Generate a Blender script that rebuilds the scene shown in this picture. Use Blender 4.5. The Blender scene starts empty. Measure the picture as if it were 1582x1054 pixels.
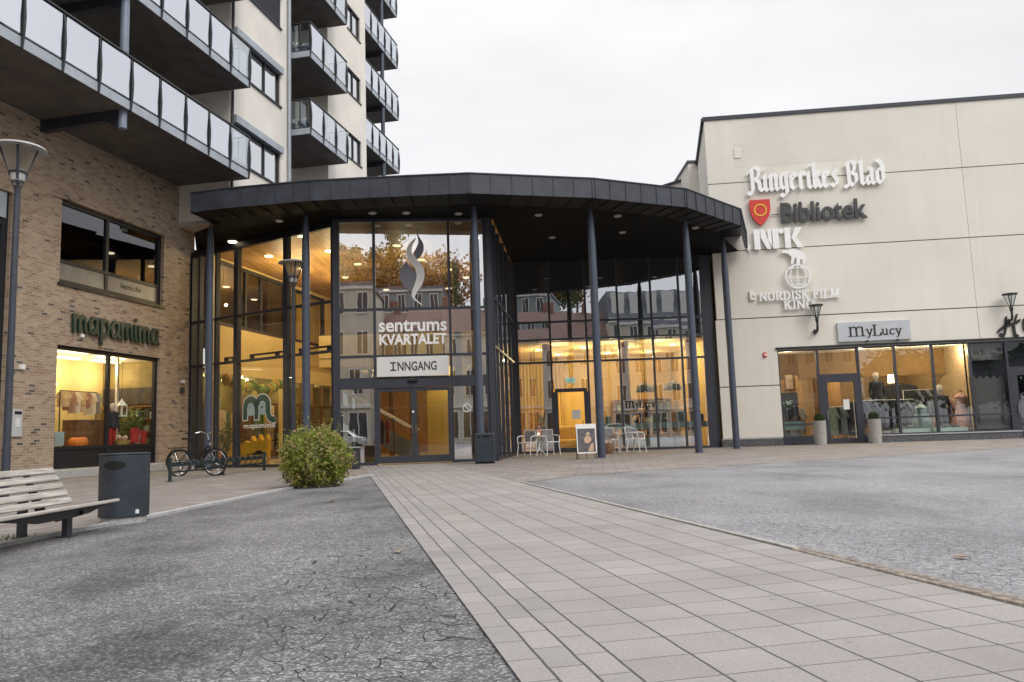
import bpy, bmesh, math, random
from mathutils import Vector, Matrix
random.seed(7)
R = math.radians
sc = bpy.context.scene
COL = sc.collection
# ---------------------------------------------------------------- camera
cam_d = bpy.data.cameras.new('camera'); cam = bpy.data.objects.new('camera', cam_d); COL.objects.link(cam)
cam_d.sensor_width = 36; cam_d.lens = 1200.7/1582*36; cam_d.clip_start = .1; cam_d.clip_end = 1500
_p, _r = R(6.726), R(-1.9455)
_fw = Vector((0, math.cos(_p), math.sin(_p))); _up = Vector((0, -math.sin(_p), math.cos(_p))); _rt = Vector((1, 0, 0))
_rt2 = _rt*math.cos(_r)+_up*math.sin(_r); _up2 = -_rt*math.sin(_r)+_up*math.cos(_r)
_m = Matrix((_rt2, _up2, -_fw)).transposed().to_4x4(); _m.translation = (0, 0, .88)
cam.matrix_world = _m
sc.camera = cam
# ---------------------------------------------------------------- light
sc.view_settings.view_transform = 'Standard'; sc.view_settings.look = 'None'
sc.view_settings.exposure = 0.15; sc.view_settings.gamma = 1
sc.cycles.use_denoising = True
sc.cycles.max_bounces = 10; sc.cycles.transparent_max_bounces = 24; sc.cycles.glossy_bounces = 5
sc.cycles.caustics_reflective = False; sc.cycles.caustics_refractive = False
sc.cycles.sample_clamp_indirect = 6
W = bpy.data.worlds.new('World'); sc.world = W; W.use_nodes = True
wt = W.node_tree; wn = wt.nodes; wl = wt.links
bg = wn['Background']
sky = wn.new('ShaderNodeTexSky'); sky.sky_type = 'NISHITA'; sky.sun_disc = False
SUN_EL, SUN_ROT = R(40), R(143)
sky.sun_elevation = SUN_EL; sky.sun_rotation = SUN_ROT
hs = wn.new('ShaderNodeMix'); hs.data_type = 'RGBA'; hs.blend_type = 'MULTIPLY'; hs.inputs[0].default_value = 1
hs.inputs[7].default_value = (.09, .09, .09, 1)
wl.new(sky.outputs[0], hs.inputs[6])
# overcast deck: brighter overhead than at the horizon, with soft cloud structure
tc = wn.new('ShaderNodeTexCoord'); sx = wn.new('ShaderNodeSeparateXYZ'); wl.new(tc.outputs['Generated'], sx.inputs[0])
rp = wn.new('ShaderNodeValToRGB'); wl.new(sx.outputs[2], rp.inputs[0])
rp.color_ramp.elements[0].position = 0; rp.color_ramp.elements[0].color = (.74, .75, .77, 1)
rp.color_ramp.elements[1].position = .9; rp.color_ramp.elements[1].color = (2.35, 2.35, 2.39, 1)
e = rp.color_ramp.elements.new(.22); e.color = (.88, .88, .885, 1)
e = rp.color_ramp.elements.new(.50); e.color = (.935, .935, .942, 1)
e = rp.color_ramp.elements.new(.62); e.color = (1.35, 1.35, 1.37, 1)
nz = wn.new('ShaderNodeTexNoise'); nz.inputs['Scale'].default_value = 2.2; nz.inputs['Detail'].default_value = 5; nz.inputs['Roughness'].default_value = .55
mp = wn.new('ShaderNodeMapping'); mp.inputs['Scale'].default_value = (1, 1, 2.6); wl.new(tc.outputs['Generated'], mp.inputs[0]); wl.new(mp.outputs[0], nz.inputs[0])
cr = wn.new('ShaderNodeValToRGB'); wl.new(nz.outputs[0], cr.inputs[0])
cr.color_ramp.elements[0].position = .3; cr.color_ramp.elements[0].color = (.875, .87, .88, 1)
cr.color_ramp.elements[1].position = .68; cr.color_ramp.elements[1].color = (1.04, 1.04, 1.04, 1)
mu = wn.new('ShaderNodeMix'); mu.data_type = 'RGBA'; mu.blend_type = 'MULTIPLY'; mu.inputs[0].default_value = 1
wl.new(rp.outputs[0], mu.inputs[6]); wl.new(cr.outputs[0], mu.inputs[7])
mx = wn.new('ShaderNodeMix'); mx.data_type = 'RGBA'; mx.inputs[0].default_value = .93
wl.new(hs.outputs[2], mx.inputs[6]); wl.new(mu.outputs[2], mx.inputs[7])
wl.new(mx.outputs[2], bg.inputs[0]); bg.inputs[1].default_value = 1.0
sun_d = bpy.data.lights.new('sun', 'SUN'); sun_d.energy = 1.2; sun_d.angle = R(25); sun_d.color = (1, .95, .88)
sun = bpy.data.objects.new('sun', sun_d); COL.objects.link(sun)
_sd = Vector((math.sin(SUN_ROT)*math.cos(SUN_EL), math.cos(SUN_ROT)*math.cos(SUN_EL), math.sin(SUN_EL)))
sun.rotation_euler = _sd.to_track_quat('Z', 'Y').to_euler()

# ---------------------------------------------------------------- materials
M = {}
def nodes(name):
    m = bpy.data.materials.new(name); m.use_nodes = True; M[name] = m
    return m, m.node_tree.nodes, m.node_tree.links, m.node_tree.nodes['Principled BSDF']
def P(name, col, rough=.6, metal=0, var=.12, scale=6, bump=.0, bscale=60, spec=.5, aniso=None):
    """painted / stone / cloth surface: base colour broken up by two octaves of noise, optional bump"""
    m, n, l, b = nodes(name)
    t = n.new('ShaderNodeTexCoord'); z = n.new('ShaderNodeTexNoise'); z.inputs['Scale'].default_value = scale; z.inputs['Detail'].default_value = 6
    if aniso:
        q = n.new('ShaderNodeMapping'); q.inputs['Scale'].default_value = aniso; l.new(t.outputs['Object'], q.inputs[0]); l.new(q.outputs[0], z.inputs[0])
    else: l.new(t.outputs['Object'], z.inputs[0])
    r = n.new('ShaderNodeValToRGB'); l.new(z.outputs[0], r.inputs[0])
    r.color_ramp.elements[0].position = .3; r.color_ramp.elements[1].position = .7
    r.color_ramp.elements[0].color = tuple(max(0, c*(1-var)) for c in col)+(1,)
    r.color_ramp.elements[1].color = tuple(min(1, c*(1+var)) for c in col)+(1,)
    l.new(r.outputs[0], b.inputs['Base Color'])
    b.inputs['Roughness'].default_value = rough; b.inputs['Metallic'].default_value = metal; b.inputs['Specular IOR Level'].default_value = spec
    if bump:
        z2 = n.new('ShaderNodeTexNoise'); z2.inputs['Scale'].default_value = bscale; z2.inputs['Detail'].default_value = 4; l.new(t.outputs['Object'], z2.inputs[0])
        bp = n.new('ShaderNodeBump'); bp.inputs['Strength'].default_value = bump; bp.inputs['Distance'].default_value = .01
        l.new(z2.outputs[0], bp.inputs['Height']); l.new(bp.outputs[0], b.inputs['Normal'])
    return m
def EM(name, col, s):
    m, n, l, b = nodes(name)
    b.inputs['Base Color'].default_value = col+(1,); b.inputs['Emission Color'].default_value = col+(1,); b.inputs['Emission Strength'].default_value = s
    return m
def GLASS(name, tint, refl, rough=0.0, edge=1.0):
    """coated window glass: clear transmission mixed with a mirror-like reflection that grows at grazing angles; slight waviness"""
    m, n, l, b = nodes(name); n.remove(b); out = n['Material Output']
    tr = n.new('ShaderNodeBsdfTransparent'); tr.inputs[0].default_value = tint+(1,)
    gl = n.new('ShaderNodeBsdfGlossy'); gl.inputs['Roughness'].default_value = rough; gl.inputs[0].default_value = (.93, .96, 1, 1)
    t = n.new('ShaderNodeTexCoord'); z = n.new('ShaderNodeTexNoise'); z.inputs['Scale'].default_value = .9; l.new(t.outputs['Object'], z.inputs[0])
    bp = n.new('ShaderNodeBump'); bp.inputs['Strength'].default_value = .035; bp.inputs['Distance'].default_value = .03; l.new(z.outputs[0], bp.inputs['Height']); l.new(bp.outputs[0], gl.inputs['Normal'])
    fr = n.new('ShaderNodeLayerWeight'); fr.inputs[0].default_value = .5
    pw = n.new('ShaderNodeMath'); pw.operation = 'POWER'; l.new(fr.outputs['Facing'], pw.inputs[0]); pw.inputs[1].default_value = 3.2
    mm = n.new('ShaderNodeMath'); mm.operation = 'MULTIPLY_ADD'; l.new(pw.outputs[0], mm.inputs[0]); mm.inputs[1].default_value = (edge-refl); mm.inputs[2].default_value = refl
    mix = n.new('ShaderNodeMixShader'); l.new(mm.outputs[0], mix.inputs[0]); l.new(tr.outputs[0], mix.inputs[1]); l.new(gl.outputs[0], mix.inputs[2])
    l.new(mix.outputs[0], out.inputs[0])
    return m
P('slate', (.036, .041, .056), .5, .0, .25, 2.5, .05, 30)
P('frame', (.034, .038, .052), .5, .0, .12, 8)
P('frame_dark', (.010, .011, .016), .5, .0, .12, 8)
P('column_paint', (.058, .074, .108), .45, .0, .10, 5)
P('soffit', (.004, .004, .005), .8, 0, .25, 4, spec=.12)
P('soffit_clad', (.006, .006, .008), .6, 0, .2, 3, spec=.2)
P('render_cream', (.76, .72, .655), .85, 0, .07, .9, .12, 140)
def mat_panels():
    m, n, l, b = nodes('panel_cream'); t = n.new('ShaderNodeTexCoord').outputs['Object']
    q = n.new('ShaderNodeMapping'); q.inputs['Scale'].default_value = (3.2, 3.2, .16); l.new(t, q.inputs[0])
    s1 = ramp(n, l, noise(n, l, q.outputs[0], 1.0, 5, .6), [(.34, (.97, .967, .962)), (.54, (1, 1, 1))])
    s2 = ramp(n, l, noise(n, l, t, .35, 4, .6), [(.3, (.93, .925, .92)), (.7, (1.04, 1.04, 1.035))])
    c = mixc(n, l, 1.0, mixc(n, l, 1.0, (.75, .715, .645), s1, 'MULTIPLY'), s2, 'MULTIPLY')
    l.new(c, b.inputs['Base Color']); b.inputs['Roughness'].default_value = .85; bump(n, l, noise(n, l, t, 1.4, 3), b, .12, .05)
P('joint', (.17, .16, .15), .8)
P('granite_dark', (.09, .092, .10), .6, 0, .45, 14, .1)
P('sett_stone', (.23, .195, .165), .8, 0, .35, 16, .2)
P('kerb_stone', (.33, .31, .29), .75, 0, .25, 20, .2)
P('granite_kerb', (.40, .40, .40), .7, 0, .25, 20, .2)
P('concrete_soffit', (.12, .108, .10), .85, 0, .22, 1.6, .15, 40, aniso=(1, 1, 1))
P('steel_fascia', (.36, .40, .45), .45, .0, .10, 3)
P('pole_blue', (.20, .24, .31), .4, 0, .1, 4)
P('rail', (.022, .024, .03), .45, .0, .1, 6)
P('rail_steel', (.30, .31, .32), .35, .6, .1, 6)
P('white_letter', (.88, .88, .87), .45, 0, .04, 3)
P('grey_letter', (.05, .052, .056), .5, 0, .1, 3)
P('black_letter', (.012, .012, .013), .45)
P('green_letter', (.010, .035, .028), .4)
P('sign_white', (.70, .70, .68), .5, 0, .04, 2)
P('sign_silver', (.50, .52, .55), .45, 0, .05, 2)
P('red_paint', (.62, .045, .035), .4)
P('yellow_paint', (.85, .50, .05), .4)
P('bin_paint', (.024, .032, .044), .48, 0, .3, 5, .05, 40)
P('bin_dark', (.004, .004, .004), .8)
P('rack_paint', (.012, .026, .028), .4, 0, .2)
P('lamp_paint', (.038, .044, .062), .4, 0, .15)
P('lamp_dark', (.025, .026, .03), .45)
P('lamp_disc', (.40, .40, .40), .5, 0, .1)
P('rubber', (.012, .012, .013), .7)
P('chrome', (.6, .6, .62), .2, 1)
P('white_metal', (.78, .78, .76), .4, 0, .04)
P('planter_stone', (.36, .345, .32), .85, 0, .12, 6, .2, 50)
P('soil', (.03, .022, .016), .95)
P('wicker', (.18, .09, .05), .8, 0, .45, 40, .4, 60)
P('int_cream', (.72, .55, .24), .8, 0, .05, .8)
P('int_wood', (.48, .26, .08), .55, 0, .28, 1.2, aniso=(6, .35, 6))
P('int_wood_dark', (.16, .075, .03), .55, 0, .3, 2, aniso=(8, 8, .4))
P('int_white', (.75, .70, .60), .8)
P('int_floor', (.42, .33, .2), .35, 0, .1, 1)
P('int_dark', (.035, .03, .028), .7, 0, .4, 3)
P('int_grey', (.18, .18, .19), .7, 0, .15, 1)
P('mint', (.60, .80, .71), .5, 0, .06)
P('mint_dark', (.17, .25, .24), .5, 0, .1)
P('curtain', (.50, .34, .10), .9, 0, .45, 2, aniso=(14, 14, .2))
P('cloth_dark', (.03, .033, .045), .9, 0, .4, 9)
P('cloth_grey', (.22, .22, .23), .9, 0, .3, 9)
P('cloth_sage', (.22, .30, .25), .9, 0, .3, 9)
P('cloth_rose', (.42, .24, .20), .9, 0, .3, 9)
P('cloth_red', (.42, .03, .03), .9, 0, .3, 9)
P('cloth_beige', (.60, .46, .32), .9, 0, .25, 9)
P('skin_tone', (.55, .36, .25), .6)
P('mannequin', (.62, .55, .48), .5)
P('pumpkin', (.75, .22, .03), .55, 0, .2)
P('toy_yellow', (.90, .52, .02), .45)
P('balloon_green', (.05, .18, .04), .35)
P('balloon_light', (.35, .42, .06), .35)
P('balloon_gold', (.50, .28, .03), .35)
P('straw', (.45, .30, .10), .95, 0, .35, 20)
P('poster_dark', (.10, .09, .10), .5, 0, .4, 9)
P('logo_green', (.02, .08, .07), .4)
P('logo_blue', (.38, .50, .52), .4)
P('grey_flame', (.17, .17, .20), .5)
P('leaf_litter', (.27, .19, .13), .8, 0, .3, 20)
P('bark', (.09, .06, .04), .9, 0, .35, 6, .4, 20)
P('facade_beige', (.40, .36, .29), .85, 0, .08, 1)
P('facade_yellow', (.52, .41, .19), .85, 0, .08, 1)
P('facade_teal', (.17, .20, .20), .85, 0, .08, 1)
P('facade_rust', (.19, .10, .075), .85, 0, .1, 1)
P('facade_white', (.42, .40, .35), .85, 0, .08, 1)
P('roof_tile', (.13, .075, .06), .8, 0, .25, 3)
P('roof_slate', (.10, .11, .125), .7, 0, .2, 3)
P('dark_pane', (.03, .034, .04), .12, 0, .2, 2)
P('white_trim', (.48, .47, .44), .6)
EM('downlight', (1, .84, .55), 5)
EM('ceiling_panel', (1, .84, .52), 2.6)
EM('pendant_glow', (1, .82, .5), 4)
EM('exit_sign', (.45, .85, .72), .8)
EM('soffit_light', (.32, .30, .27), .05)
GLASS('glass_hall', (.84, .87, .84), .09, edge=.8)
GLASS('glass_front', (.60, .64, .62), .72)
GLASS('glass_cafe', (.92, .94, .92), .58)
GLASS('glass_shop', (.90, .91, .89), .06, edge=.7)
GLASS('glass_boutique', (.86, .88, .86), .15, edge=.8)
GLASS('glass_dark', (.35, .37, .38), .20)
GLASS('glass_office', (.30, .26, .24), .11, edge=.8)

def mat_sticker():
    m, n, l, b = nodes('flame_white'); out = n['Material Output']; n.remove(b)
    d = n.new('ShaderNodeBsdfDiffuse'); d.inputs[0].default_value = (.95, .95, .94, 1); t = n.new('ShaderNodeBsdfTranslucent'); t.inputs[0].default_value = (.95, .95, .94, 1)
    a = n.new('ShaderNodeMixShader'); a.inputs[0].default_value = .3; l.new(d.outputs[0], a.inputs[1]); l.new(t.outputs[0], a.inputs[2]); l.new(a.outputs[0], out.inputs[0])
mat_sticker()
def math_node(n, l, op, a, b=None, c=None):
    k = n.new('ShaderNodeMath'); k.operation = op
    for i, v in enumerate((a, b, c)):
        if v is None: continue
        if isinstance(v, (int, float)): k.inputs[i].default_value = v
        else: l.new(v, k.inputs[i])
    return k.outputs[0]
def ramp(n, l, src, stops):
    r = n.new('ShaderNodeValToRGB'); l.new(src, r.inputs[0]); els = r.color_ramp.elements
    els[0].position, els[0].color = stops[0][0], tuple(stops[0][1])+(1,)
    els[1].position, els[1].color = stops[-1][0], tuple(stops[-1][1])+(1,)
    for p, c in stops[1:-1]:
        e = els.new(p); e.color = tuple(c)+(1,)
    return r.outputs[0]
def mixc(n, l, f, a, b, mode='MIX'):
    k = n.new('ShaderNodeMix'); k.data_type = 'RGBA'; k.blend_type = mode
    for i, v in ((0, f), (6, a), (7, b)):
        if isinstance(v, (int, float)): k.inputs[i].default_value = v
        elif isinstance(v, tuple): k.inputs[i].default_value = v+(1,)
        else: l.new(v, k.inputs[i])
    return k.outputs[2]
def noise(n, l, vec, scale, detail=4, rough=.5):
    z = n.new('ShaderNodeTexNoise'); z.inputs['Scale'].default_value = scale; z.inputs['Detail'].default_value = detail; z.inputs['Roughness'].default_value = rough
    l.new(vec, z.inputs[0]); return z.outputs[0]
def bump(n, l, h, b, s, d):
    k = n.new('ShaderNodeBump'); k.inputs['Strength'].default_value = s; k.inputs['Distance'].default_value = d
    l.new(h, k.inputs['Height']); l.new(k.outputs[0], b.inputs['Normal'])
def mat_frost():
    m, n, l, b = nodes('frosted'); out = n['Material Output']; n.remove(b)
    d = n.new('ShaderNodeBsdfDiffuse'); d.inputs[0].default_value = (.39, .405, .42, 1)
    t = n.new('ShaderNodeBsdfTranslucent'); t.inputs[0].default_value = (.41, .43, .45, 1)
    g = n.new('ShaderNodeBsdfGlossy'); g.inputs[0].default_value = (.9, .93, 1, 1); g.inputs['Roughness'].default_value = .08
    oi = n.new('ShaderNodeObjectInfo'); vc = ramp(n, l, oi.outputs['Random'], [(0, (.245, .26, .275)), (.5, (.29, .305, .32)), (1, (.35, .36, .368))])
    tcf = n.new('ShaderNodeTexCoord').outputs['Object']; qf = n.new('ShaderNodeMapping'); qf.inputs['Scale'].default_value = (2, 2, .35); l.new(tcf, qf.inputs[0])
    vc = mixc(n, l, 1.0, vc, ramp(n, l, noise(n, l, qf.outputs[0], 1.5, 4), [(.3, (.82, .82, .83)), (.7, (1.12, 1.12, 1.1))]), 'MULTIPLY')
    l.new(vc, d.inputs[0]); l.new(vc, t.inputs[0])
    a = n.new('ShaderNodeMixShader'); a.inputs[0].default_value = .45; l.new(d.outputs[0], a.inputs[1]); l.new(t.outputs[0], a.inputs[2])
    f = n.new('ShaderNodeFresnel'); f.inputs[0].default_value = 1.5
    a2 = n.new('ShaderNodeMixShader'); l.new(f.outputs[0], a2.inputs[0]); l.new(a.outputs[0], a2.inputs[1]); l.new(g.outputs[0], a2.inputs[2])
    tp = n.new('ShaderNodeBsdfTransparent'); tp.inputs[0].default_value = (.9, .93, .95, 1)
    a3 = n.new('ShaderNodeMixShader'); a3.inputs[0].default_value = .22; l.new(a2.outputs[0], a3.inputs[1]); l.new(tp.outputs[0], a3.inputs[2])
    l.new(a3.outputs[0], out.inputs[0])
mat_frost()
mat_panels()
def mat_brick():
    m, n, l, b = nodes('brick')
    uv = n.new('ShaderNodeUVMap')
    def bt(c1, c2, mo):
        t = n.new('ShaderNodeTexBrick'); l.new(uv.outputs[0], t.inputs[0]); t.inputs['Scale'].default_value = 1
        t.inputs['Brick Width'].default_value = .225; t.inputs['Row Height'].default_value = .076; t.inputs['Mortar Size'].default_value = .0075; t.inputs['Mortar Smooth'].default_value = .25
        t.inputs['Color1'].default_value = c1; t.inputs['Color2'].default_value = c2; t.inputs['Mortar'].default_value = mo; t.offset = .5
        return t
    t = bt((0, 0, 0, 1), (1, 1, 1, 1), (.5, .5, .5, 1))
    sp = n.new('ShaderNodeSeparateColor'); l.new(t.outputs[0], sp.inputs[0])
    c = ramp(n, l, sp.outputs[0], [(0, (.285, .19, .135)), (.28, (.345, .245, .175)), (.52, (.395, .30, .21)), (.8, (.43, .34, .245)), (.95, (.36, .26, .19)), (.957, (.13, .108, .092)), (1, (.085, .075, .066))])
    c = mixc(n, l, .5, c, ramp(n, l, noise(n, l, uv.outputs[0], 26, 5), [(.3, (.6, .58, .56)), (.7, (1.35, 1.33, 1.3))]), 'MULTIPLY')
    c = mixc(n, l, .35, c, ramp(n, l, noise(n, l, uv.outputs[0], .55, 5), [(.35, (.8, .76, .74)), (.65, (1.15, 1.15, 1.15))]), 'MULTIPLY')
    c = mixc(n, l, t.outputs['Fac'], c, (.45, .40, .335))
    l.new(c, b.inputs['Base Color']); b.inputs['Roughness'].default_value = .88
    h = math_node(n, l, 'SUBTRACT', 1.0, t.outputs['Fac']); h = math_node(n, l, 'MULTIPLY_ADD', noise(n, l, uv.outputs[0], 60), .25, h)
    bump(n, l, h, b, .6, .008)
mat_brick()
def mat_asphalt(name, dark, lite, stain, crk, gloss):
    m, n, l, b = nodes(name)
    t = n.new('ShaderNodeTexCoord').outputs['Object']
    v = n.new('ShaderNodeTexVoronoi'); v.inputs['Scale'].default_value = 88; l.new(t, v.inputs[0])
    sp = n.new('ShaderNodeSeparateColor'); l.new(v.outputs['Color'], sp.inputs[0])
    st = ramp(n, l, sp.outputs[0], [(0, tuple(x*.55 for x in dark)), (.55, dark), (.84, lite), (1, tuple(min(1, x*(1.6 if crk == 'L' else 1.3)) for x in lite))])
    c = mixc(n, l, .8, st, ramp(n, l, noise(n, l, t, 14, 6, .7), [(.3, (.62, .62, .64)), (.7, (1.35, 1.34, 1.33))]), 'MULTIPLY')
    mp2 = n.new('ShaderNodeMapping'); mp2.inputs['Scale'].default_value = (.9, .55, 1); l.new(t, mp2.inputs[0])
    big = noise(n, l, mp2.outputs[0], .75, 6, .62)
    c = mixc(n, l, stain, c, ramp(n, l, big, [(.36, (.34, .34, .36)), (.5, (.85, .85, .86)), (.66, (1.2, 1.2, 1.2))]), 'MULTIPLY')
    # crack network, only where the surface has failed
    cw = (.008, .022, 5.6) if crk == 'L' else (.014, .045, 11.5)
    wn_ = n.new('ShaderNodeTexNoise'); wn_.inputs['Scale'].default_value = 3.4; wn_.inputs['Detail'].default_value = 4; wn_.inputs['Roughness'].default_value = .4; l.new(t, wn_.inputs[0])
    va = n.new('ShaderNodeVectorMath'); va.operation = 'MULTIPLY_ADD'; l.new(wn_.outputs['Color'], va.inputs[0]); va.inputs[1].default_value = (.17, .17, 0); l.new(t, va.inputs[2])
    vc = n.new('ShaderNodeTexVoronoi'); vc.feature = 'DISTANCE_TO_EDGE'; vc.inputs['Scale'].default_value = cw[2]; l.new(va.outputs[0], vc.inputs[0])
    thr = ramp(n, l, vc.outputs['Distance'], [(cw[0], (1, 1, 1)), (cw[1], (0, 0, 0))])
    s = n.new('ShaderNodeSeparateXYZ'); l.new(t, s.inputs[0])
    if crk == 'L':
        dd = math_node(n, l, 'MULTIPLY_ADD', s.outputs[1], -.2147, -s_off)      # x on the path's edge at this y
        dist = math_node(n, l, 'ABSOLUTE', math_node(n, l, 'SUBTRACT', s.outputs[0], math_node(n, l, 'SUBTRACT', dd, .55)))
        msk = mixc(n, l, 1.0, ramp(n, l, dist, [(.35, (1, 1, 1)), (.85, (0, 0, 0))]), ramp(n, l, math_node(n, l, 'DIVIDE', s.outputs[1], 16.0), [(.42, (1, 1, 1)), (.80, (.12, .12, .12))]), 'MULTIPLY')
    else:
        dd = math_node(n, l, 'MULTIPLY_ADD', s.outputs[1], -.243, 3.32)
        dist = math_node(n, l, 'ABSOLUTE', math_node(n, l, 'SUBTRACT', s.outputs[0], math_node(n, l, 'ADD', dd, .7)))
        msk = ramp(n, l, dist, [(.3, (.6, .6, .6)), (1.3, (.10, .10, .10))])
    k = mixc(n, l, 1.0, thr, msk, 'MULTIPLY')
    k = mixc(n, l, 1.0, k, ramp(n, l, noise(n, l, t, 1.9, 3), [(.34, (.2, .2, .2)), (.46, (1, 1, 1))]), 'MULTIPLY')
    ks = n.new('ShaderNodeSeparateColor'); l.new(k, ks.inputs[0])
    c = mixc(n, l, ks.outputs[0], c, (.012, .012, .013))
    l.new(c, b.inputs['Base Color'])
    b.inputs['Roughness'].default_value = gloss; b.inputs['Specular IOR Level'].default_value = .4
    h = math_node(n, l, 'MULTIPLY_ADD', ks.outputs[0], -1.5, sp.outputs[0])
    bump(n, l, h, b, .45, .006)
s_off = -.62
mat_asphalt('asphalt_dark', (.145, .144, .148), (.26, .258, .26), .95, 'L', .72)
mat_asphalt('asphalt_pale', (.245, .246, .256), (.29, .29, .30), .55, 'R', .66)
def mat_paver(name, col, alt, bw, rh, off, mortar, long_joint, jc=(.06, .058, .055), var=.5):
    m, n, l, b = nodes(name)
    uv0 = n.new('ShaderNodeUVMap').outputs[0]
    wz = n.new('ShaderNodeTexNoise'); wz.inputs['Scale'].default_value = 4.5; wz.inputs['Detail'].default_value = 4; l.new(uv0, wz.inputs[0])
    wv = n.new('ShaderNodeVectorMath'); wv.operation = 'MULTIPLY_ADD'; l.new(wz.outputs['Color'], wv.inputs[0]); wv.inputs[1].default_value = (.016, .016, 0); l.new(uv0, wv.inputs[2]); uv = wv.outputs[0]
    t = n.new('ShaderNodeTexBrick'); l.new(uv, t.inputs[0]); t.inputs['Scale'].default_value = 1; t.offset = off
    t.inputs['Brick Width'].default_value = bw; t.inputs['Row Height'].default_value = rh; t.inputs['Mortar Size'].default_value = mortar; t.inputs['Mortar Smooth'].default_value = .3
    t.inputs['Color1'].default_value = (0, 0, 0, 1); t.inputs['Color2'].default_value = (1, 1, 1, 1); t.inputs['Mortar'].default_value = (.5, .5, .5, 1)
    sp = n.new('ShaderNodeSeparateColor'); l.new(t.outputs[0], sp.inputs[0])
    c = ramp(n, l, sp.outputs[0], [(0, col), (.5, tuple((a+q)/2 for a, q in zip(col, alt))), (1, alt)])
    c = mixc(n, l, var, c, ramp(n, l, noise(n, l, uv, 1.1, 6, .6), [(.3, (.72, .71, .70)), (.7, (1.2, 1.2, 1.2))]), 'MULTIPLY')
    c = mixc(n, l, .45, c, ramp(n, l, noise(n, l, uv, 60, 4, .7), [(.3, (.7, .7, .7)), (.7, (1.3, 1.3, 1.3))]), 'MULTIPLY')
    c = mixc(n, l, .5, c, ramp(n, l, noise(n, l, uv, 9, 2), [(.22, (.35, .34, .33)), (.30, (1, 1, 1))]), 'MULTIPLY')
    f = t.outputs['Fac']
    if long_joint:
        s = n.new('ShaderNodeSeparateXYZ'); l.new(uv, s.inputs[0])
        q = math_node(n, l, 'ABSOLUTE', math_node(n, l, 'SUBTRACT', math_node(n, l, 'FRACT', math_node(n, l, 'DIVIDE', s.outputs[1], rh)), .5))
        q = math_node(n, l, 'GREATER_THAN', q, .5-long_joint/rh)
        f2 = math_node(n, l, 'MULTIPLY', f, .82); f = math_node(n, l, 'MAXIMUM', f2, q)
    c = mixc(n, l, f, c, jc)
    l.new(c, b.inputs['Base Color']); b.inputs['Roughness'].default_value = .8; b.inputs['Specular IOR Level'].default_value = .35
    h = math_node(n, l, 'MULTIPLY_ADD', noise(n, l, uv, 90), .15, math_node(n, l, 'SUBTRACT', 1.0, f))
    bump(n, l, h, b, .5, .006)
mat_paver('paver_path', (.262, .244, .232), (.30, .281, .268), .27, .287, 0.0, .0042, .0056, jc=(.07, .066, .06))
mat_paver('paver_narrow', (.25, .236, .228), (.308, .285, .275), .27, .137, .5, .0042, .0056, jc=(.07, .066, .06))
mat_paver('paver_forecourt', (.225, .196, .178), (.285, .255, .235), .56, .38, .5, .009, 0, var=.6)
mat_paver('sett', (.25, .22, .20), (.38, .34, .31), .10, .10, .5, .012, 0)
def mat_wood(name, a, c2):
    m, n, l, b = nodes(name)
    t = n.new('ShaderNodeTexCoord'); mp_ = n.new('ShaderNodeMapping'); mp_.inputs['Scale'].default_value = (30, 1.6, 30); l.new(t.outputs['Object'], mp_.inputs[0])
    z = noise(n, l, mp_.outputs[0], 1.6, 8, .65)
    l.new(ramp(n, l, z, [(.28, a), (.5, tuple((x+y)/2 for x, y in zip(a, c2))), (.72, c2)]), b.inputs['Base Color']); b.inputs['Roughness'].default_value = .85
    bump(n, l, z, b, .4, .004)
mat_wood('bench_wood', (.17, .15, .135), (.60, .56, .51))
def mat_leaf(name, cols, trans=.35):
    m, n, l, b = nodes(name); out = n['Material Output']; n.remove(b)
    g = n.new('ShaderNodeNewGeometry'); c = ramp(n, l, g.outputs['Random Per Island'], [(i/(len(cols)-1), q) for i, q in enumerate(cols)])
    d = n.new('ShaderNodeBsdfPrincipled'); l.new(c, d.inputs['Base Color']); d.inputs['Roughness'].default_value = .6
    t = n.new('ShaderNodeBsdfTranslucent'); l.new(c, t.inputs[0]); a = n.new('ShaderNodeMixShader'); a.inputs[0].default_value = trans
    l.new(d.outputs[0], a.inputs[1]); l.new(t.outputs[0], a.inputs[2]); l.new(a.outputs[0], out.inputs[0])
mat_leaf('bush_leaf', [(.08, .13, .018), (.18, .25, .035), (.33, .38, .06), (.50, .44, .13), (.22, .28, .045)], .45)
mat_leaf('bush_flower', [(.45, .22, .16), (.55, .34, .27), (.50, .38, .30)])
mat_leaf('ball_leaf', [(.03, .06, .015), (.06, .11, .03)])
mat_leaf('autumn_leaf', [(.26, .12, .05), (.40, .22, .09), (.20, .11, .06), (.22, .20, .07)])
mat_leaf('pine_leaf', [(.05, .08, .03), (.10, .13, .05)])
mat_leaf('grass_leaf', [(.05, .10, .02), (.10, .15, .04)])
mat_leaf('shop_leaf', [(.05, .12, .03), (.16, .22, .06), (.30, .26, .08)])
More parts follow.
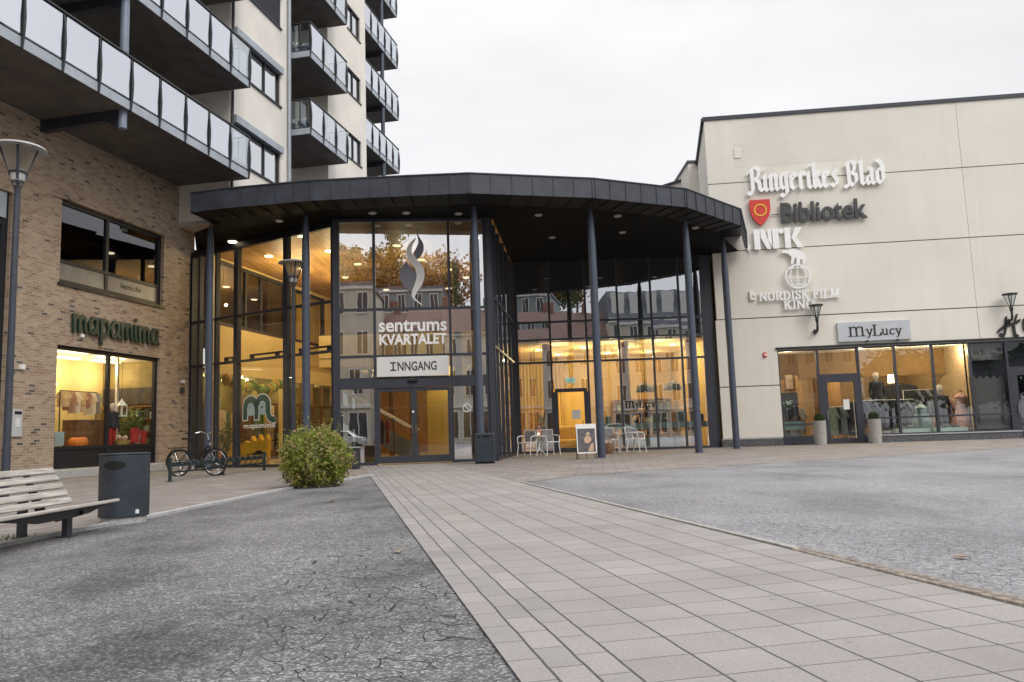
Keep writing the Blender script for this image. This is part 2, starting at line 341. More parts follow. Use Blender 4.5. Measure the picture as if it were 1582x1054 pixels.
# ---------------------------------------------------------------- mesh helpers
ORG = {}
class MB:
    def __init__(s): s.v = []; s.f = []; s.uv = []
    def add(s, vs, fs, uvs=None):
        k = len(s.v); s.v += [Vector(v) for v in vs]; s.f += [tuple(i+k for i in f) for f in fs]
        s.uv += uvs if uvs else [None]*len(fs)
        return s
    def quad(s, a, b, c, d, uv=None): return s.add([a, b, c, d], [(0, 1, 2, 3)], [uv] if uv else None)
    def box(s, x0, x1, y0, y1, z0, z1): return s.fbox(WORLD, x0, x1, -y1, -y0, z0, z1)
    def fbox(s, fr, u0, u1, n0, n1, z0, z1, uv=False):
        p = [fr(u, n, z) for z in (z0, z1) for u, n in ((u0, n0), (u1, n0), (u1, n1), (u0, n1))]
        fs = [(3, 2, 1, 0), (4, 5, 6, 7), (0, 1, 5, 4), (1, 2, 6, 5), (2, 3, 7, 6), (3, 0, 4, 7)]
        q = None
        if uv:
            q = [[(u0, n0), (u1, n0), (u1, n1), (u0, n1)]]*2+[[(u0, z0), (u1, z0), (u1, z1), (u0, z1)], [(u1+n0, z0), (u1+n1, z0), (u1+n1, z1), (u1+n0, z1)], [(u1, z0), (u0, z0), (u0, z1), (u1, z1)], [(u0+n1, z0), (u0+n0, z0), (u0+n0, z1), (u0+n1, z1)]]
        return s.add(p, fs, q)
    def bar(s, a, b, w, h, up=Vector((0, 0, 1))):
        a, b = Vector(a), Vector(b); d = (b-a).normalized(); x = d.cross(up)
        if x.length < 1e-4: x = d.cross(Vector((1, 0, 0)))
        x.normalize(); y = x.cross(d).normalized(); x = x*w/2; y = y*h/2
        p = [a-x-y, a+x-y, a+x+y, a-x+y, b-x-y, b+x-y, b+x+y, b-x+y]
        return s.add(p, [(3, 2, 1, 0), (4, 5, 6, 7), (0, 1, 5, 4), (1, 2, 6, 5), (2, 3, 7, 6), (3, 0, 4, 7)])
    def tube(s, pts, rs, seg=10, cap=True):
        pts = [Vector(p) for p in pts]; rs = rs if isinstance(rs, (list, tuple)) else [rs]*len(pts)
        k = len(s.v); ref = None
        for i, p in enumerate(pts):
            d = (pts[min(i+1, len(pts)-1)]-pts[max(i-1, 0)]).normalized()
            if ref is None: ref = d.cross(Vector((0, 0, 1)) if abs(d.z) < .9 else Vector((1, 0, 0))).normalized()
            ref = (ref-d*ref.dot(d)).normalized(); o = d.cross(ref)
            for j in range(seg):
                a = 2*math.pi*j/seg; s.v.append(p+(ref*math.cos(a)+o*math.sin(a))*rs[i])
        for i in range(len(pts)-1):
            for j in range(seg):
                s.f.append((k+i*seg+j, k+i*seg+(j+1) % seg, k+(i+1)*seg+(j+1) % seg, k+(i+1)*seg+j)); s.uv.append(None)
        if cap:
            s.f.append(tuple(k+j for j in range(seg))[::-1]); s.f.append(tuple(k+(len(pts)-1)*seg+j for j in range(seg))); s.uv += [None, None]
        return s
    def lathe(s, c, prof, seg=20, a0=0, a1=2*math.pi, axis=None):
        c = Vector(c); k = len(s.v); full = abs(a1-a0-2*math.pi) < 1e-4; m = seg if full else seg+1
        for r, z in prof:
            for j in range(m):
                a = a0+(a1-a0)*j/seg; s.v.append(c+Vector((r*math.cos(a), r*math.sin(a), z)))
        for i in range(len(prof)-1):
            for j in range(seg):
                j2 = (j+1) % m if full else j+1
                s.f.append((k+i*m+j, k+i*m+j2, k+(i+1)*m+j2, k+(i+1)*m+j)); s.uv.append(None)
        return s
    def ball(s, c, r, seg=12, sq=(1, 1, 1)):
        c = Vector(c); pr = [(math.sin(math.pi*i/8)*r, -math.cos(math.pi*i/8)*r) for i in range(9)]
        k = len(s.v); s.lathe((0, 0, 0), [(max(a, 1e-4), b) for a, b in pr], seg)
        for i in range(k, len(s.v)): s.v[i] = Vector((s.v[i].x*sq[0], s.v[i].y*sq[1], s.v[i].z*sq[2]))+c
        return s
    def prism(s, pts, h):
        """pts: closed loop of 3-D points; h: extrusion vector"""
        n = len(pts); h = Vector(h); pts = [Vector(p) for p in pts]
        return s.add(pts+[p+h for p in pts], [tuple(range(n))[::-1], tuple(range(n, 2*n))]+[(i, (i+1) % n, n+(i+1) % n, n+i) for i in range(n)])
    def build(s, name, mat, parent=None, smooth=False, bevel=0, local=False):
        me = bpy.data.meshes.new(name)
        o = ORG.get(parent.name, Vector()) if parent is not None and not local else Vector()
        me.from_pydata([tuple(v-o) for v in s.v], [], s.f)
        if any(s.uv):
            ul = me.uv_layers.new(name='UVMap'); i = 0
            for poly, q in zip(me.polygons, s.uv):
                for j in range(len(poly.vertices)):
                    ul.data[poly.loop_start+j].uv = q[j] if q else (0, 0)
        me.materials.append(M[mat] if isinstance(mat, str) else mat)
        if smooth:
            me.polygons.foreach_set('use_smooth', [True]*len(me.polygons))
            try: me.set_sharp_from_angle(angle=R(38))
            except Exception: pass
        ob = bpy.data.objects.new(name, me); COL.objects.link(ob)
        if parent is not None: ob.parent = parent; ORG[ob.name] = o
        if bevel:
            md = ob.modifiers.new('bevel', 'BEVEL'); md.width = bevel; md.segments = 2; md.limit_method = 'ANGLE'; md.angle_limit = R(50)
        return ob
class Frame:
    def __init__(s, o, u, n=None):
        s.o = Vector(o); s.u = Vector((u[0], u[1], 0)).normalized(); s.n = Vector((s.u.y, -s.u.x, 0)) if n is None else Vector((n[0], n[1], 0)).normalized()
    def __call__(s, u, n, z): return s.o+s.u*u+s.n*n+Vector((0, 0, z))
WORLD = Frame((0, 0, 0), (1, 0), (0, -1))
def tag(o, label=None, cat=None, group=None, kind=None):
    if label: o['label'] = label
    if cat: o['category'] = cat
    if group: o['group'] = group
    if kind: o['kind'] = kind
    return o
def thing(name, label, cat, loc=(0, 0, 0), rot=0, group=None):
    o = bpy.data.objects.new(name, None); COL.objects.link(o); o.empty_display_size = .1
    o.location = loc; o.rotation_euler = (0, 0, rot); ORG[o.name] = Vector(loc)
    return tag(o, label, cat, group)
def copy_tree(o, parent=None):
    c = o.copy(); COL.objects.link(c)
    if parent is not None: c.parent = parent
    for ch in [x for x in bpy.data.objects if x.parent == o]: copy_tree(ch, c)
    return c
def lamp(name, loc, energy, col=(1, .78, .44), r=.08):
    d = bpy.data.lights.new(name, 'POINT'); d.energy = energy; d.color = col; d.shadow_soft_size = r
    o = bpy.data.objects.new(name, d); COL.objects.link(o); o.location = loc; return o
def area(name, loc, size, energy, col, rot=(0, 0, 0), parent=None, sy=None):
    d = bpy.data.lights.new(name, 'AREA'); d.energy = energy; d.color = col; d.size = size
    if sy: d.shape = 'RECTANGLE'; d.size_y = sy
    o = bpy.data.objects.new(name, d); COL.objects.link(o); o.location = loc; o.rotation_euler = rot
    return o
# frames
BR = Frame((-12.153, 26.943, 0), (math.sin(R(11.8)), math.cos(R(11.8))))          # brick front, u away from camera, n towards the plaza
FA = Frame((8.9055, 31.473, 0), (math.cos(R(6.27)), -math.sin(R(6.27))))           # right facade
FA.n = Vector((-math.sin(R(6.27)), -math.cos(R(6.27)), 0))
EN = Frame((-5.6, 24.62, 0), (5.0, .38))                                            # entrance glass
LG = Frame((-11.85, 28.4, 0), (6.21, -3.72))                                        # left glass
CA = Frame((.11, 31.9, 0), (8.09, -.15))                                            # cafe glass
SG = Frame((-.58, 25.0, 0), (.69, 6.9))                                             # glass return between entrance and cafe
for fr in (EN, LG, CA, SG): fr.n = Vector((fr.u.y, -fr.u.x, 0))
SG.n = Vector((SG.u.y, -SG.u.x, 0))
# ---------------------------------------------------------------- lettering
def text2d(s, bold=0.0, res=4):
    c = bpy.data.curves.new('t', 'FONT'); c.body = s; c.size = 1; c.offset = bold; c.resolution_u = res; c.extrude = .01; c.space_character = 1.0
    o = bpy.data.objects.new('t', c); COL.objects.link(o)
    dg = bpy.context.evaluated_depsgraph_get(); ev = o.evaluated_get(dg); me = ev.to_mesh()
    vs = [v.co.copy() for v in me.vertices]; fs = [tuple(p.vertices) for p in me.polygons]
    ev.to_mesh_clear(); bpy.data.objects.remove(o); bpy.data.curves.remove(c)
    return vs, fs
def put_text(mb, s, fr, u0, u1, z0, z1, n0, n1, bold=0.0, shear=0.0, slant=0.0):
    vs, fs = text2d(s, bold)
    x0 = min(v.x for v in vs); x1 = max(v.x for v in vs); y0 = min(v.y for v in vs); y1 = max(v.y for v in vs)
    out = []
    for v in vs:
        a = (v.x-x0)/(x1-x0); b = (v.y-y0)/(y1-y0)
        out.append(fr(u0+(u1-u0)*a+slant*b, n0 if v.z < 0 else n1, z0+(z1-z0)*b+shear*a))
    # bfont meshes face +z = outwards (n1)
    mb.add(out, fs)
def hull2(p):
    p = sorted(set(p)); 
    def half(q):
        h = []
        for a in q:
            while len(h) > 1 and (h[-1][0]-h[-2][0])*(a[1]-h[-2][1])-(h[-1][1]-h[-2][1])*(a[0]-h[-2][0]) <= 0: h.pop()
            h.append(a)
        return h
    a, b = half(p), half(p[::-1]); return a[:-1]+b[:-1]
def nib_poly(w, t, ang, k=4):
    if k == 0: return [(w/2*math.cos(i*math.pi/4), w/2*math.sin(i*math.pi/4)) for i in range(8)]
    c, s = math.cos(ang), math.sin(ang)
    return [(x*c-y*s, x*s+y*c) for x, y in ((-w/2, -t/2), (w/2, -t/2), (w/2, t/2), (-w/2, t/2))]
def put_strokes(mb, glyphs, word, fr, u0, u1, z0, z1, n0, n1, w, t, ang, k=4, gap=.16, shear=0.0):
    """broad-nib lettering: every stroke is the nib swept along a polyline. z0..z1 is baseline..x-height"""
    x = 0; segs = []
    for ch in word:
        if ch == ' ': x += .45; continue
        wd, strokes = glyphs[ch]
        for st in strokes:
            for a, b in zip(st[:-1], st[1:]): segs.append(((a[0]+x, a[1]), (b[0]+x, b[1])))
        x += wd+gap
    tot = x-gap; sxx = (u1-u0)/tot; szz = z1-z0; nb = nib_poly(w, t, ang, k); i = 0
    for a, b in segs:
        pts = [(a[0]*sxx+q[0]*szz, a[1]*szz+q[1]*szz) for q in nb]+[(b[0]*sxx+q[0]*szz, b[1]*szz+q[1]*szz) for q in nb]
        h = hull2([(round(p[0], 5), round(p[1], 5)) for p in pts]); i += 1; e = (i % 7)*.0004
        lp = [fr(u0+p[0], n0, z0+p[1]+shear*p[0]/(u1-u0)) for p in h]
        mb.prism(lp, fr.n*(n1-n0+e))
GOTH = {
 'R': (1.0, [[(.05, 1.25), (.25, 1.42), (.28, .1), (.1, -.2), (-.12, -.05)], [(.25, 1.35), (.6, 1.5), (.85, 1.3), (.75, .85), (.3, .75)], [(.5, .75), (.8, .55), (.85, .15), (1.05, 0)], [(-.1, 1.1), (.05, 1.25)]]),
 'i': (.32, [[(0, .85), (.14, .98), (.14, .12), (.3, 0)], [(.12, 1.32), (.2, 1.4)]]),
 'n': (.72, [[(0, .85), (.14, .98), (.14, .1), (.24, 0)], [(.14, .8), (.4, 1.0), (.56, .85), (.56, .12), (.7, 0)]]),
 'g': (.66, [[(.5, .9), (.2, 1.0), (.08, .75), (.08, .2), (.3, .05), (.5, .2)], [(.5, 1.0), (.54, -.2), (.3, -.42), (.02, -.3)], [(.5, .95), (.66, 1.0)]]),
 'e': (.56, [[(.5, .12), (.3, 0), (.1, .15), (.1, .8), (.32, 1.0), (.48, .8), (.12, .45)]]),
 'r': (.5, [[(0, .85), (.14, .98), (.14, .1), (.26, 0)], [(.14, .8), (.34, 1.0), (.5, .85)]]),
 'k': (.62, [[(.14, 1.5), (.14, .1), (.26, 0)], [(.0, 1.38), (.14, 1.5)], [(.14, .65), (.36, 1.0), (.52, .85), (.3, .55), (.5, .15), (.64, 0)]]),
 's': (.54, [[(.5, .85), (.3, 1.0), (.12, .8), (.45, .4), (.45, .15), (.2, 0), (.02, .15)]]),
 'B': (.98, [[(.05, 1.25), (.25, 1.42), (.28, .15), (.1, -.12), (-.1, 0)], [(.25, 1.35), (.6, 1.5), (.8, 1.25), (.7, .85), (.35, .75)], [(.5, .78), (.85, .6), (.85, .2), (.55, -.02), (.28, .15)]]),
 'l': (.34, [[(.0, 1.4), (.15, 1.5), (.15, .12), (.3, 0)]]),
 'a': (.66, [[(.06, .85), (.3, 1.0), (.48, .85), (.48, .12), (.64, 0)], [(.48, .55), (.16, .5), (.06, .2), (.22, 0), (.48, .15)]]),
 'd': (.68, [[(.1, 1.45), (.4, 1.3), (.56, 1.0), (.56, .25), (.32, 0), (.08, .2), (.08, .75), (.3, .95), (.56, .8)]]),
}
HAND = {
 'm': (1.15, [[(.05, .98), (.1, 0)], [(.1, .6), (.3, .98), (.5, .88), (.52, 0)], [(.52, .6), (.74, .98), (.95, .88), (.98, .12), (1.1, .02)]]),
 'a': (.82, [[(.68, .95), (.3, .98), (.06, .6), (.12, .12), (.4, .02), (.66, .4)], [(.7, .98), (.66, .15), (.8, .02)]]),
 'p': (.85, [[(.05, .98), (.14, .85), (.14, -.55)], [(.14, .6), (.35, .98), (.66, .9), (.78, .5), (.6, .08), (.3, .02), (.14, .2)]]),
 'i': (.3, [[(.08, .95), (.1, .12), (.25, .02)], [(.12, 1.35), (.13, 1.4)]]),
}
def serif(*st): return list(st)
ROM = {
 'N': (.9, [[(.12, 0), (.12, 1)], [(.12, 1), (.78, 0)], [(.78, 0), (.78, 1)], [(0, 0), (.24, 0)], [(.66, 1), (.9, 1)], [(0, 1), (.14, 1)]]),
 'O': (.9, [[(.45+.38*math.cos(a*math.pi/8), .5+.5*math.sin(a*math.pi/8)) for a in range(17)]]),
 'R': (.85, [[(.15, 0), (.15, 1)], [(.15, 1), (.5, 1), (.68, .85), (.68, .65), (.5, .5), (.15, .5)], [(.4, .5), (.8, 0)], [(0, 0), (.3, 0)], [(.7, 0), (.88, 0)], [(0, 1), (.15, 1)]]),
 'D': (.88, [[(.15, 0), (.15, 1)], [(.0, 1), (.45, 1), (.72, .8), (.78, .5), (.72, .2), (.45, 0), (0, 0)]]),
 'I': (.34, [[(.17, 0), (.17, 1)], [(0, 0), (.34, 0)], [(0, 1), (.34, 1)]]),
 'S': (.66, [[(.58, .82), (.42, 1), (.2, .98), (.08, .78), (.2, .58), (.48, .45), (.6, .25), (.48, .03), (.22, 0), (.06, .2)], [(.6, .72), (.6, 1)], [(.06, 0), (.06, .28)]]),
 'K': (.86, [[(.15, 0), (.15, 1)], [(.7, 1), (.17, .42)], [(.35, .6), (.76, 0)], [(0, 0), (.3, 0)], [(0, 1), (.3, 1)], [(.64, 0), (.88, 0)], [(.56, 1), (.82, 1)]]),
 'F': (.72, [[(.15, 0), (.15, 1)], [(0, 1), (.66, 1), (.66, .8)], [(.15, .52), (.48, .52)], [(.48, .4), (.48, .64)], [(0, 0), (.3, 0)]]),
 'L': (.72, [[(.15, 0), (.15, 1)], [(0, 1), (.3, 1)], [(0, 0), (.66, 0), (.68, .24)]]),
 'M': (1.08, [[(.14, 0), (.14, 1)], [(.14, 1), (.54, .05)], [(.54, .05), (.92, 1)], [(.92, 1), (.92, 0)], [(0, 0), (.28, 0)], [(.78, 0), (1.08, 0)], [(0, 1), (.14, 1)], [(.92, 1), (1.08, 1)]]),
 'm': (1.1, [[(.1, 1), (.14, .92), (.14, 0)], [(.14, .8), (.34, 1), (.52, .9), (.54, 0)], [(.54, .8), (.74, 1), (.92, .9), (.94, 0)], [(0, 0), (.28, 0)], [(.42, 0), (.66, 0)], [(.82, 0), (1.08, 0)]]),
 'y': (.72, [[(.1, 1), (.38, .05)], [(.66, 1), (.3, -.35), (.1, -.4)], [(0, 1), (.22, 1)], [(.54, 1), (.76, 1)]]),
 'u': (.8, [[(.12, 1), (.14, .2), (.32, .0), (.56, .15)], [(.6, 1), (.6, .0), (.74, 0)], [(0, 1), (.12, 1)], [(.48, 1), (.6, 1)]]),
 'c': (.62, [[(.54, .8), (.36, 1), (.16, .88), (.06, .5), (.16, .1), (.36, 0), (.56, .2)]]),
 'l': (.72, [[(.15, 0), (.15, 1.45)], [(0, 1.45), (.3, 1.45)], [(0, 0), (.66, 0), (.68, .3)]]),
}
ROM['A'] = (.9, [[(.45, 1), (.1, 0)], [(.45, 1), (.78, 0)], [(.22, .35), (.62, .35)], [(0, 0), (.22, 0)], [(.66, 0), (.9, 0)]])
ROM['G'] = (.86, [[(.7, .85), (.48, 1), (.2, .9), (.06, .5), (.2, .1), (.48, 0), (.72, .12), (.72, .42)], [(.55, .42), (.84, .42)]])
# ---------------------------------------------------------------- ground
g = MB(); g.quad((-220, -200, 0), (220, -200, 0), (220, 220, 0), (-220, 220, 0)); tag(g.build('asphalt_ground', 'asphalt_dark'), kind='structure')
PA = R(-12.43); PD = Vector((math.sin(PA), math.cos(PA), 0)); PN = Vector((math.cos(PA), -math.sin(PA), 0))
def pp(d, n, z): return PD*d+PN*n+Vector((0, 0, z))
# pale asphalt on the right, between the path and the shop front
rb = [(0.45, 14.2), (.9, 15.1), (1.5, 15.7), (2.14, 16.09), (4.2, 17.0), (7.49, 18.5), (14.15, 21.9), (26, 28.0)]
edge = [(3.02+.05*max(0, (6-d))/6*1.2, d) for d in (13.6, 11, 9, 7, 5, 3, 1, -2, -8)]
pts = [(p[0], p[1], .004) for p in rb]+[(60, 28, .004), (60, -20, .004)]+[tuple(pp(d, n+.1, .004)) for n, d in reversed(edge)]
g = MB(); g.add(pts, [tuple(range(len(pts)))[::-1]]); tag(g.build('asphalt_plaza', 'asphalt_pale'), kind='structure')
# forecourt paving in front of the buildings
kl = [(-5.3, 2.0), (-4.9, 5.5), (-4.75, 7.28), (-4.5, 9.65), (-4.32, 12), (-4.16, 14.14), (-3.9, 15.6), (-3.55, 17.0), (-3.32, 18.26)]
def z4(p, z=.008): return (p[0], p[1], z)
path_end_l = pp(18.9, .605, .008); path_end_r = pp(13.6, 3.03, .008)
fc = [z4(p) for p in kl]+[tuple(path_end_l)]+[tuple(path_end_r)]+[z4(p) for p in rb]+[(40, 28, .008), (40, 46, .008), (-26, 46, .008), (-26, 2, .008)]
g = MB(); 
def uvp(p): return (p[0]*.994+p[1]*-.11, p[0]*.11+p[1]*.994)
g.add(fc, [tuple(range(len(fc)))], [[uvp(p) for p in fc]]); fo = g.build('forecourt_paving', 'paver_forecourt'); tag(fo, kind='structure')
bm = bmesh.new(); bm.from_mesh(fo.data); bmesh.ops.triangulate(bm, faces=bm.faces[:]); bmesh.ops.recalc_face_normals(bm, faces=bm.faces[:])
for f_ in bm.faces:
    if f_.normal.z < 0: f_.normal_flip()
bm.to_mesh(fo.data); bm.free()
# the pale slab path to the entrance: three narrow courses, then square slabs
g = MB(); N0 = .605
ds = [-6, -2, 1, 3, 5, 7, 9, 11, 13.6, 16, 18.9, 22, 24.8]
def strip(mb, na, nb, va, vb, z=.012):
    for a, b in zip(ds[:-1], ds[1:]):
        mb.quad(pp(a, na, z), pp(a, nb, z), pp(b, nb, z), pp(b, na, z), [(a+.06, va), (a+.06, vb), (b+.06, vb), (b+.06, va)])
strip(g, .605, 1.022, 0, .411); tag(g.build('slab_path_border', 'paver_narrow'), kind='structure')
g = MB(); strip(g, 1.022, 3.031, 0, .287*7); tag(g.build('slab_path', 'paver_path'), kind='structure')
# kerbs
g = MB()
for a, b in zip(kl[:-1], kl[1:]): g.bar((a[0], a[1], .012), (b[0], b[1], .012), .09, .05)
tag(g.build('granite_kerb_line', 'granite_kerb', bevel=.006), kind='structure')
g = MB()
for (n1, d1), (n2, d2) in zip(edge[:-1], edge[1:]):
    if d2 >= 5: g.bar(pp(d1, n1+.055, -.004), pp(d2, n2+.055, -.004), .055, .05)
tag(g.build('path_kerb', 'kerb_stone', bevel=.006), kind='structure')
g = MB()
d = 5.0
while d > -3:                                                                     # small setts where the kerb ends
    for k_ in range(2):
        n_ = 3.05+.05*max(0, (6-d))/6*1.2+k_*.062
        g.bar(pp(d-.005+k_*.02, n_, -.006), pp(d-.075+k_*.02, n_, -.006+random.uniform(-.004, .004)), .055, .05)
    d -= .085
tag(g.build('sett_edging', 'sett_stone', bevel=.008), kind='structure')
# a few leaves blown onto the plaza
def fallen_leaf(x, y, s, a, label, grp='fallen leaves on the plaza'):
    m = MB(); pr = [(0, -.5), (.12, -.15), (.45, -.3), (.28, .02), (.5, .3), (.2, .28), (0, .6), (-.2, .28), (-.48, .25), (-.28, 0), (-.42, -.32), (-.12, -.15)]
    c, sn = math.cos(a), math.sin(a)
    m.prism([(p[0]*s*c-p[1]*s*sn, p[0]*s*sn+p[1]*s*c, .3*s*abs(p[0])) for p in pr], (0, 0, .002))
    o = m.build('fallen_leaf', 'leaf_litter', local=True); o.location = (x, y, .014); tag(o, label, 'leaf', grp)
fallen_leaf(-.92, 6.05, .10, .4, 'curled tan leaf lying on dark asphalt beside the cracks')
fallen_leaf(2.76, 4.98, .10, 1.4, 'tan leaf lying on pale asphalt beside the sett edging')
fallen_leaf(-2.6, 11.06, .13, 2.2, 'brown leaf on dark asphalt between bush and slab path')
fallen_leaf(-.58, 8.62, .07, 2.9, 'small brown leaf lying on a joint of the slab path')
# ---------------------------------------------------------------- building helpers
def wall(mb, fr, u0, u1, z0, z1, holes=(), n=0, th=.3, ends=True, back=True):
    us = sorted({u0, u1, *[h[0] for h in holes], *[h[1] for h in holes]}); zs = sorted({z0, z1, *[h[2] for h in holes], *[h[3] for h in holes]})
    us = [u for u in us if u0 <= u <= u1]; zs = [z for z in zs if z0 <= z <= z1]
    def inside(a, b): return any(h[0] < a < h[1] and h[2] < b < h[3] for h in holes)
    for a, b in zip(us[:-1], us[1:]):
        for c, d in zip(zs[:-1], zs[1:]):
            if inside((a+b)/2, (c+d)/2): continue
            mb.quad(fr(a, n, c), fr(b, n, c), fr(b, n, d), fr(a, n, d), [(a, c), (b, c), (b, d), (a, d)])
            if back: mb.quad(fr(b, n-th, c), fr(a, n-th, c), fr(a, n-th, d), fr(b, n-th, d), [(b, c), (a, c), (a, d), (b, d)])
    def rev(a, c, b, d):
        mb.quad(fr(a, n, c), fr(b, n, d), fr(b, n-th, d), fr(a, n-th, c), [(a, c), (b, d), (b+(th if a == b else 0), d+(th if c == d else 0)), (a+(th if a == b else 0), c+(th if c == d else 0))])
    for h in list(holes)+([(u0, u1, z0, z1)] if ends else []):
        a, b, c, d = max(h[0], u0), min(h[1], u1), max(h[2], z0), min(h[3], z1)
        rev(a, c, a, d); rev(b, c, b, d); rev(a, d, b, d)
        if c > z0 or h is not None: rev(a, c, b, c)
def window(par, fr, u0, u1, z0, z1, n, us=(), zs=(), glass='glass_dark', fm='frame_dark', fw=.08, fd=.10, name='window', glass_par=True):
    """frame with mullions at us and transoms at zs; panes are one child mesh"""
    m = MB()
    m.fbox(fr, u0, u0+fw, n-fd, n, z0, z1); m.fbox(fr, u1-fw, u1, n-fd, n, z0, z1)
    m.fbox(fr, u0+fw, u1-fw, n-fd, n, z1-fw, z1); m.fbox(fr, u0+fw, u1-fw, n-fd, n, z0, z0+fw)
    for u in us: m.fbox(fr, u-fw*.5, u+fw*.5, n-fd, n-.004, z0+fw, z1-fw)
    for z in zs: m.fbox(fr, u0+fw, u1-fw, n-fd, n-.008, z-fw*.4, z+fw*.4)
    o = m.build(name, fm, par)
    g = MB(); g.quad(fr(u0+fw*.5, n-fd*.6, z0+fw*.5), fr(u1-fw*.5, n-fd*.6, z0+fw*.5), fr(u1-fw*.5, n-fd*.6, z1-fw*.5), fr(u0+fw*.5, n-fd*.6, z1-fw*.5))
    g.build('pane', glass, o)
    return o
# ================================================================ brick shop building
bb = thing('brick_building', 'tan brick shop building with dark framed windows standing left of the glass entrance hall', 'building', tuple(BR(-4, -3, 0)))
m = MB()
wall(m, BR, -30, 1.66, 0, 10.22, [(-4.79, -.1, 5.69, 8.22), (-4.78, -.18, .28, 3.86), (-12.5, -6.52, .28, 7.85)], n=0, th=.32)
m.build('brick_wall', 'brick', bb)
m = MB(); m.fbox(BR, -6.45, 1.45, .0, .34, .0, .27); m.build('stone_plinth', 'granite_kerb', bb, bevel=.03)
window(bb, BR, -4.79, -.1, 5.69, 8.22, -.13, us=(-2.72,), zs=(6.37,), glass='glass_office', fw=.13)
m = MB(); m.fbox(BR, -4.66, -2.79, -.175, -.165, 5.82, 6.32); m.fbox(BR, -2.65, -.23, -.175, -.165, 5.82, 6.32); m.build('window_film', P('film', (.16, .15, .145), .35, 0, .25, 2), bb)
m = MB(); m.fbox(BR, -4.86, -.03, -.02, .05, 5.60, 5.685); m.build('window_sill', 'frame_dark', bb)
window(bb, BR, -4.78, -.18, .29, 3.86, -.13, us=(-2.5,), zs=(.88,), glass='glass_shop', fw=.12, name='shop_window')
m = MB(); m.fbox(BR, -4.66, -2.56, -.178, -.168, .41, .84); m.fbox(BR, -2.44, -.3, -.178, -.168, .41, .84); m.build('window_base_panel', 'frame_dark', bb)
window(bb, BR, -12.5, -6.52, .29, 7.85, -.13, us=(-10.5, -8.4), zs=(3.9, 7.0), glass='glass_dark', fw=.18, name='stair_window')
m = MB(); m.fbox(BR, -12.4, -6.62, -.128, -.09, 7.12, 7.83); m.build('window_header', 'steel_fascia', bb)
# dark rooms behind the upper windows
m = MB(); wall(m, BR, -5.4, .4, 5.4, 8.9, n=-5, th=.1, back=False); m.fbox(BR, -5.4, .4, -5, -.4, 5.3, 5.4)
m.fbox(BR, -5.5, -5.4, -5, -.35, 5.4, 8.9); m.fbox(BR, .4, .5, -5, -.35, 5.4, 8.9); m.build('office_room', 'int_grey', bb)
m = MB(); m.fbox(BR, -5.4, .4, -5, -.35, 8.55, 8.7); m.fbox(BR, -5.0, -.2, -2.2, -2.1, 7.3, 8.55); m.build('office_ceiling', 'int_wood_dark', bb)
m = MB(); m.fbox(BR, -13, -6, -2.6, -2.5, 0, 8.6); m.build('stairwell_wall', 'int_dark', bb)
# lit shop interior
m = MB(); wall(m, BR, -6.0, .8, .2, 4.0, n=-3.1, th=.1, back=False)
m.fbox(BR, -6.1, -6.0, -5.5, -.35, .2, 4.0); m.fbox(BR, -6, .8, -5.5, -.35, .2, .28); m.build('shop_room', 'int_cream', bb)
m = MB(); m.fbox(BR, -6, .8, -5.5, -.35, 3.9, 4.0); m.build('shop_ceiling', 'int_white', bb)
m = MB()
for a, b in ((-2.9, -1.2), (-.9, -1.4), (.1, -2.4), (-1.6, -2.6)): m.fbox(BR, a-.6, a+.6, b-.12, b+.12, 3.86, 3.899)
m.build('ceiling_lamp', 'ceiling_panel', bb)
m = MB(); m.fbox(BR, .8, .9, -3.1, -.35, .2, 4.0); m.build('shelf_wall', P('shelfwall', (.20, .15, .05), .7, 0, .35, 1.5), bb)
m = MB(); m.fbox(BR, .72, .798, -3.0, -.5, 2.35, 2.95); m.build('shelf_header', 'int_dark', bb)
m = MB()
for z in (.9, 1.35, 1.8, 2.25): m.fbox(BR, .45, .8, -3.0, -.5, z-.02, z+.02)
m.build('shelf_board', 'int_wood_dark', bb)
for mt in ('cloth_sage', 'cloth_dark', 'cloth_rose', 'cloth_beige', 'balloon_green'):
    m = MB()
    for i in range(9):
        n_ = random.uniform(-2.9, -.7); z = random.choice((.92, 1.37, 1.82)); m.fbox(BR, .5, .75, n_, n_+random.uniform(.1, .25), z, z+random.uniform(.12, .36))
    m.build('shelf_goods', mt, bb)
# small white lamp and boxes on the brick
def wallbox(fr, u, z, w, h, dn, mat, name, label, cat, n=0): 
    m = MB(); m.fbox(fr, u-w/2, u+w/2, n, n+dn, z-h/2, z+h/2); o = m.build(name, mat, bevel=.012); return tag(o, label, cat)
def intercom():
    t = thing('intercom_panel', 'pale grey steel intercom panel on brick wall beside the near lamp post', 'intercom', tuple(BR(-6.1, 0, 1.2)))
    m = MB(); m.fbox(BR, -6.26, -5.95, 0, .05, 1.22, 1.95); m.build('panel', 'sign_silver', t, bevel=.01)
    m = MB(); m.fbox(BR, -6.19, -6.04, .051, .06, 1.48, 1.72); m.build('name_plate', 'sign_white', t)
    m = MB(); m.fbox(BR, -6.22, -5.99, .051, .057, 1.82, 1.9); m.build('label_strip', 'frame_dark', t)
intercom()
wallbox(BR, -6.05, 3.1, .12, .13, .12, 'white_letter', 'sensor_box', 'small white sensor box on brick above the intercom panel', 'sensor')
wallbox(BR, 1.0, 3.1, .10, .10, .12, 'white_letter', 'sensor_box', 'small white sensor box on brick right of the clothes shop window', 'sensor')
wallbox(BR, 1.0, 2.8, .14, .2, .1, 'grey_letter', 'junction_box', 'dark grey box under white sensor on brick wall end', 'box')
wallbox(BR, -3.9, 4.2, .12, .1, .1, 'white_letter', 'sensor_box', 'small white sensor box under the green shop letters', 'sensor')
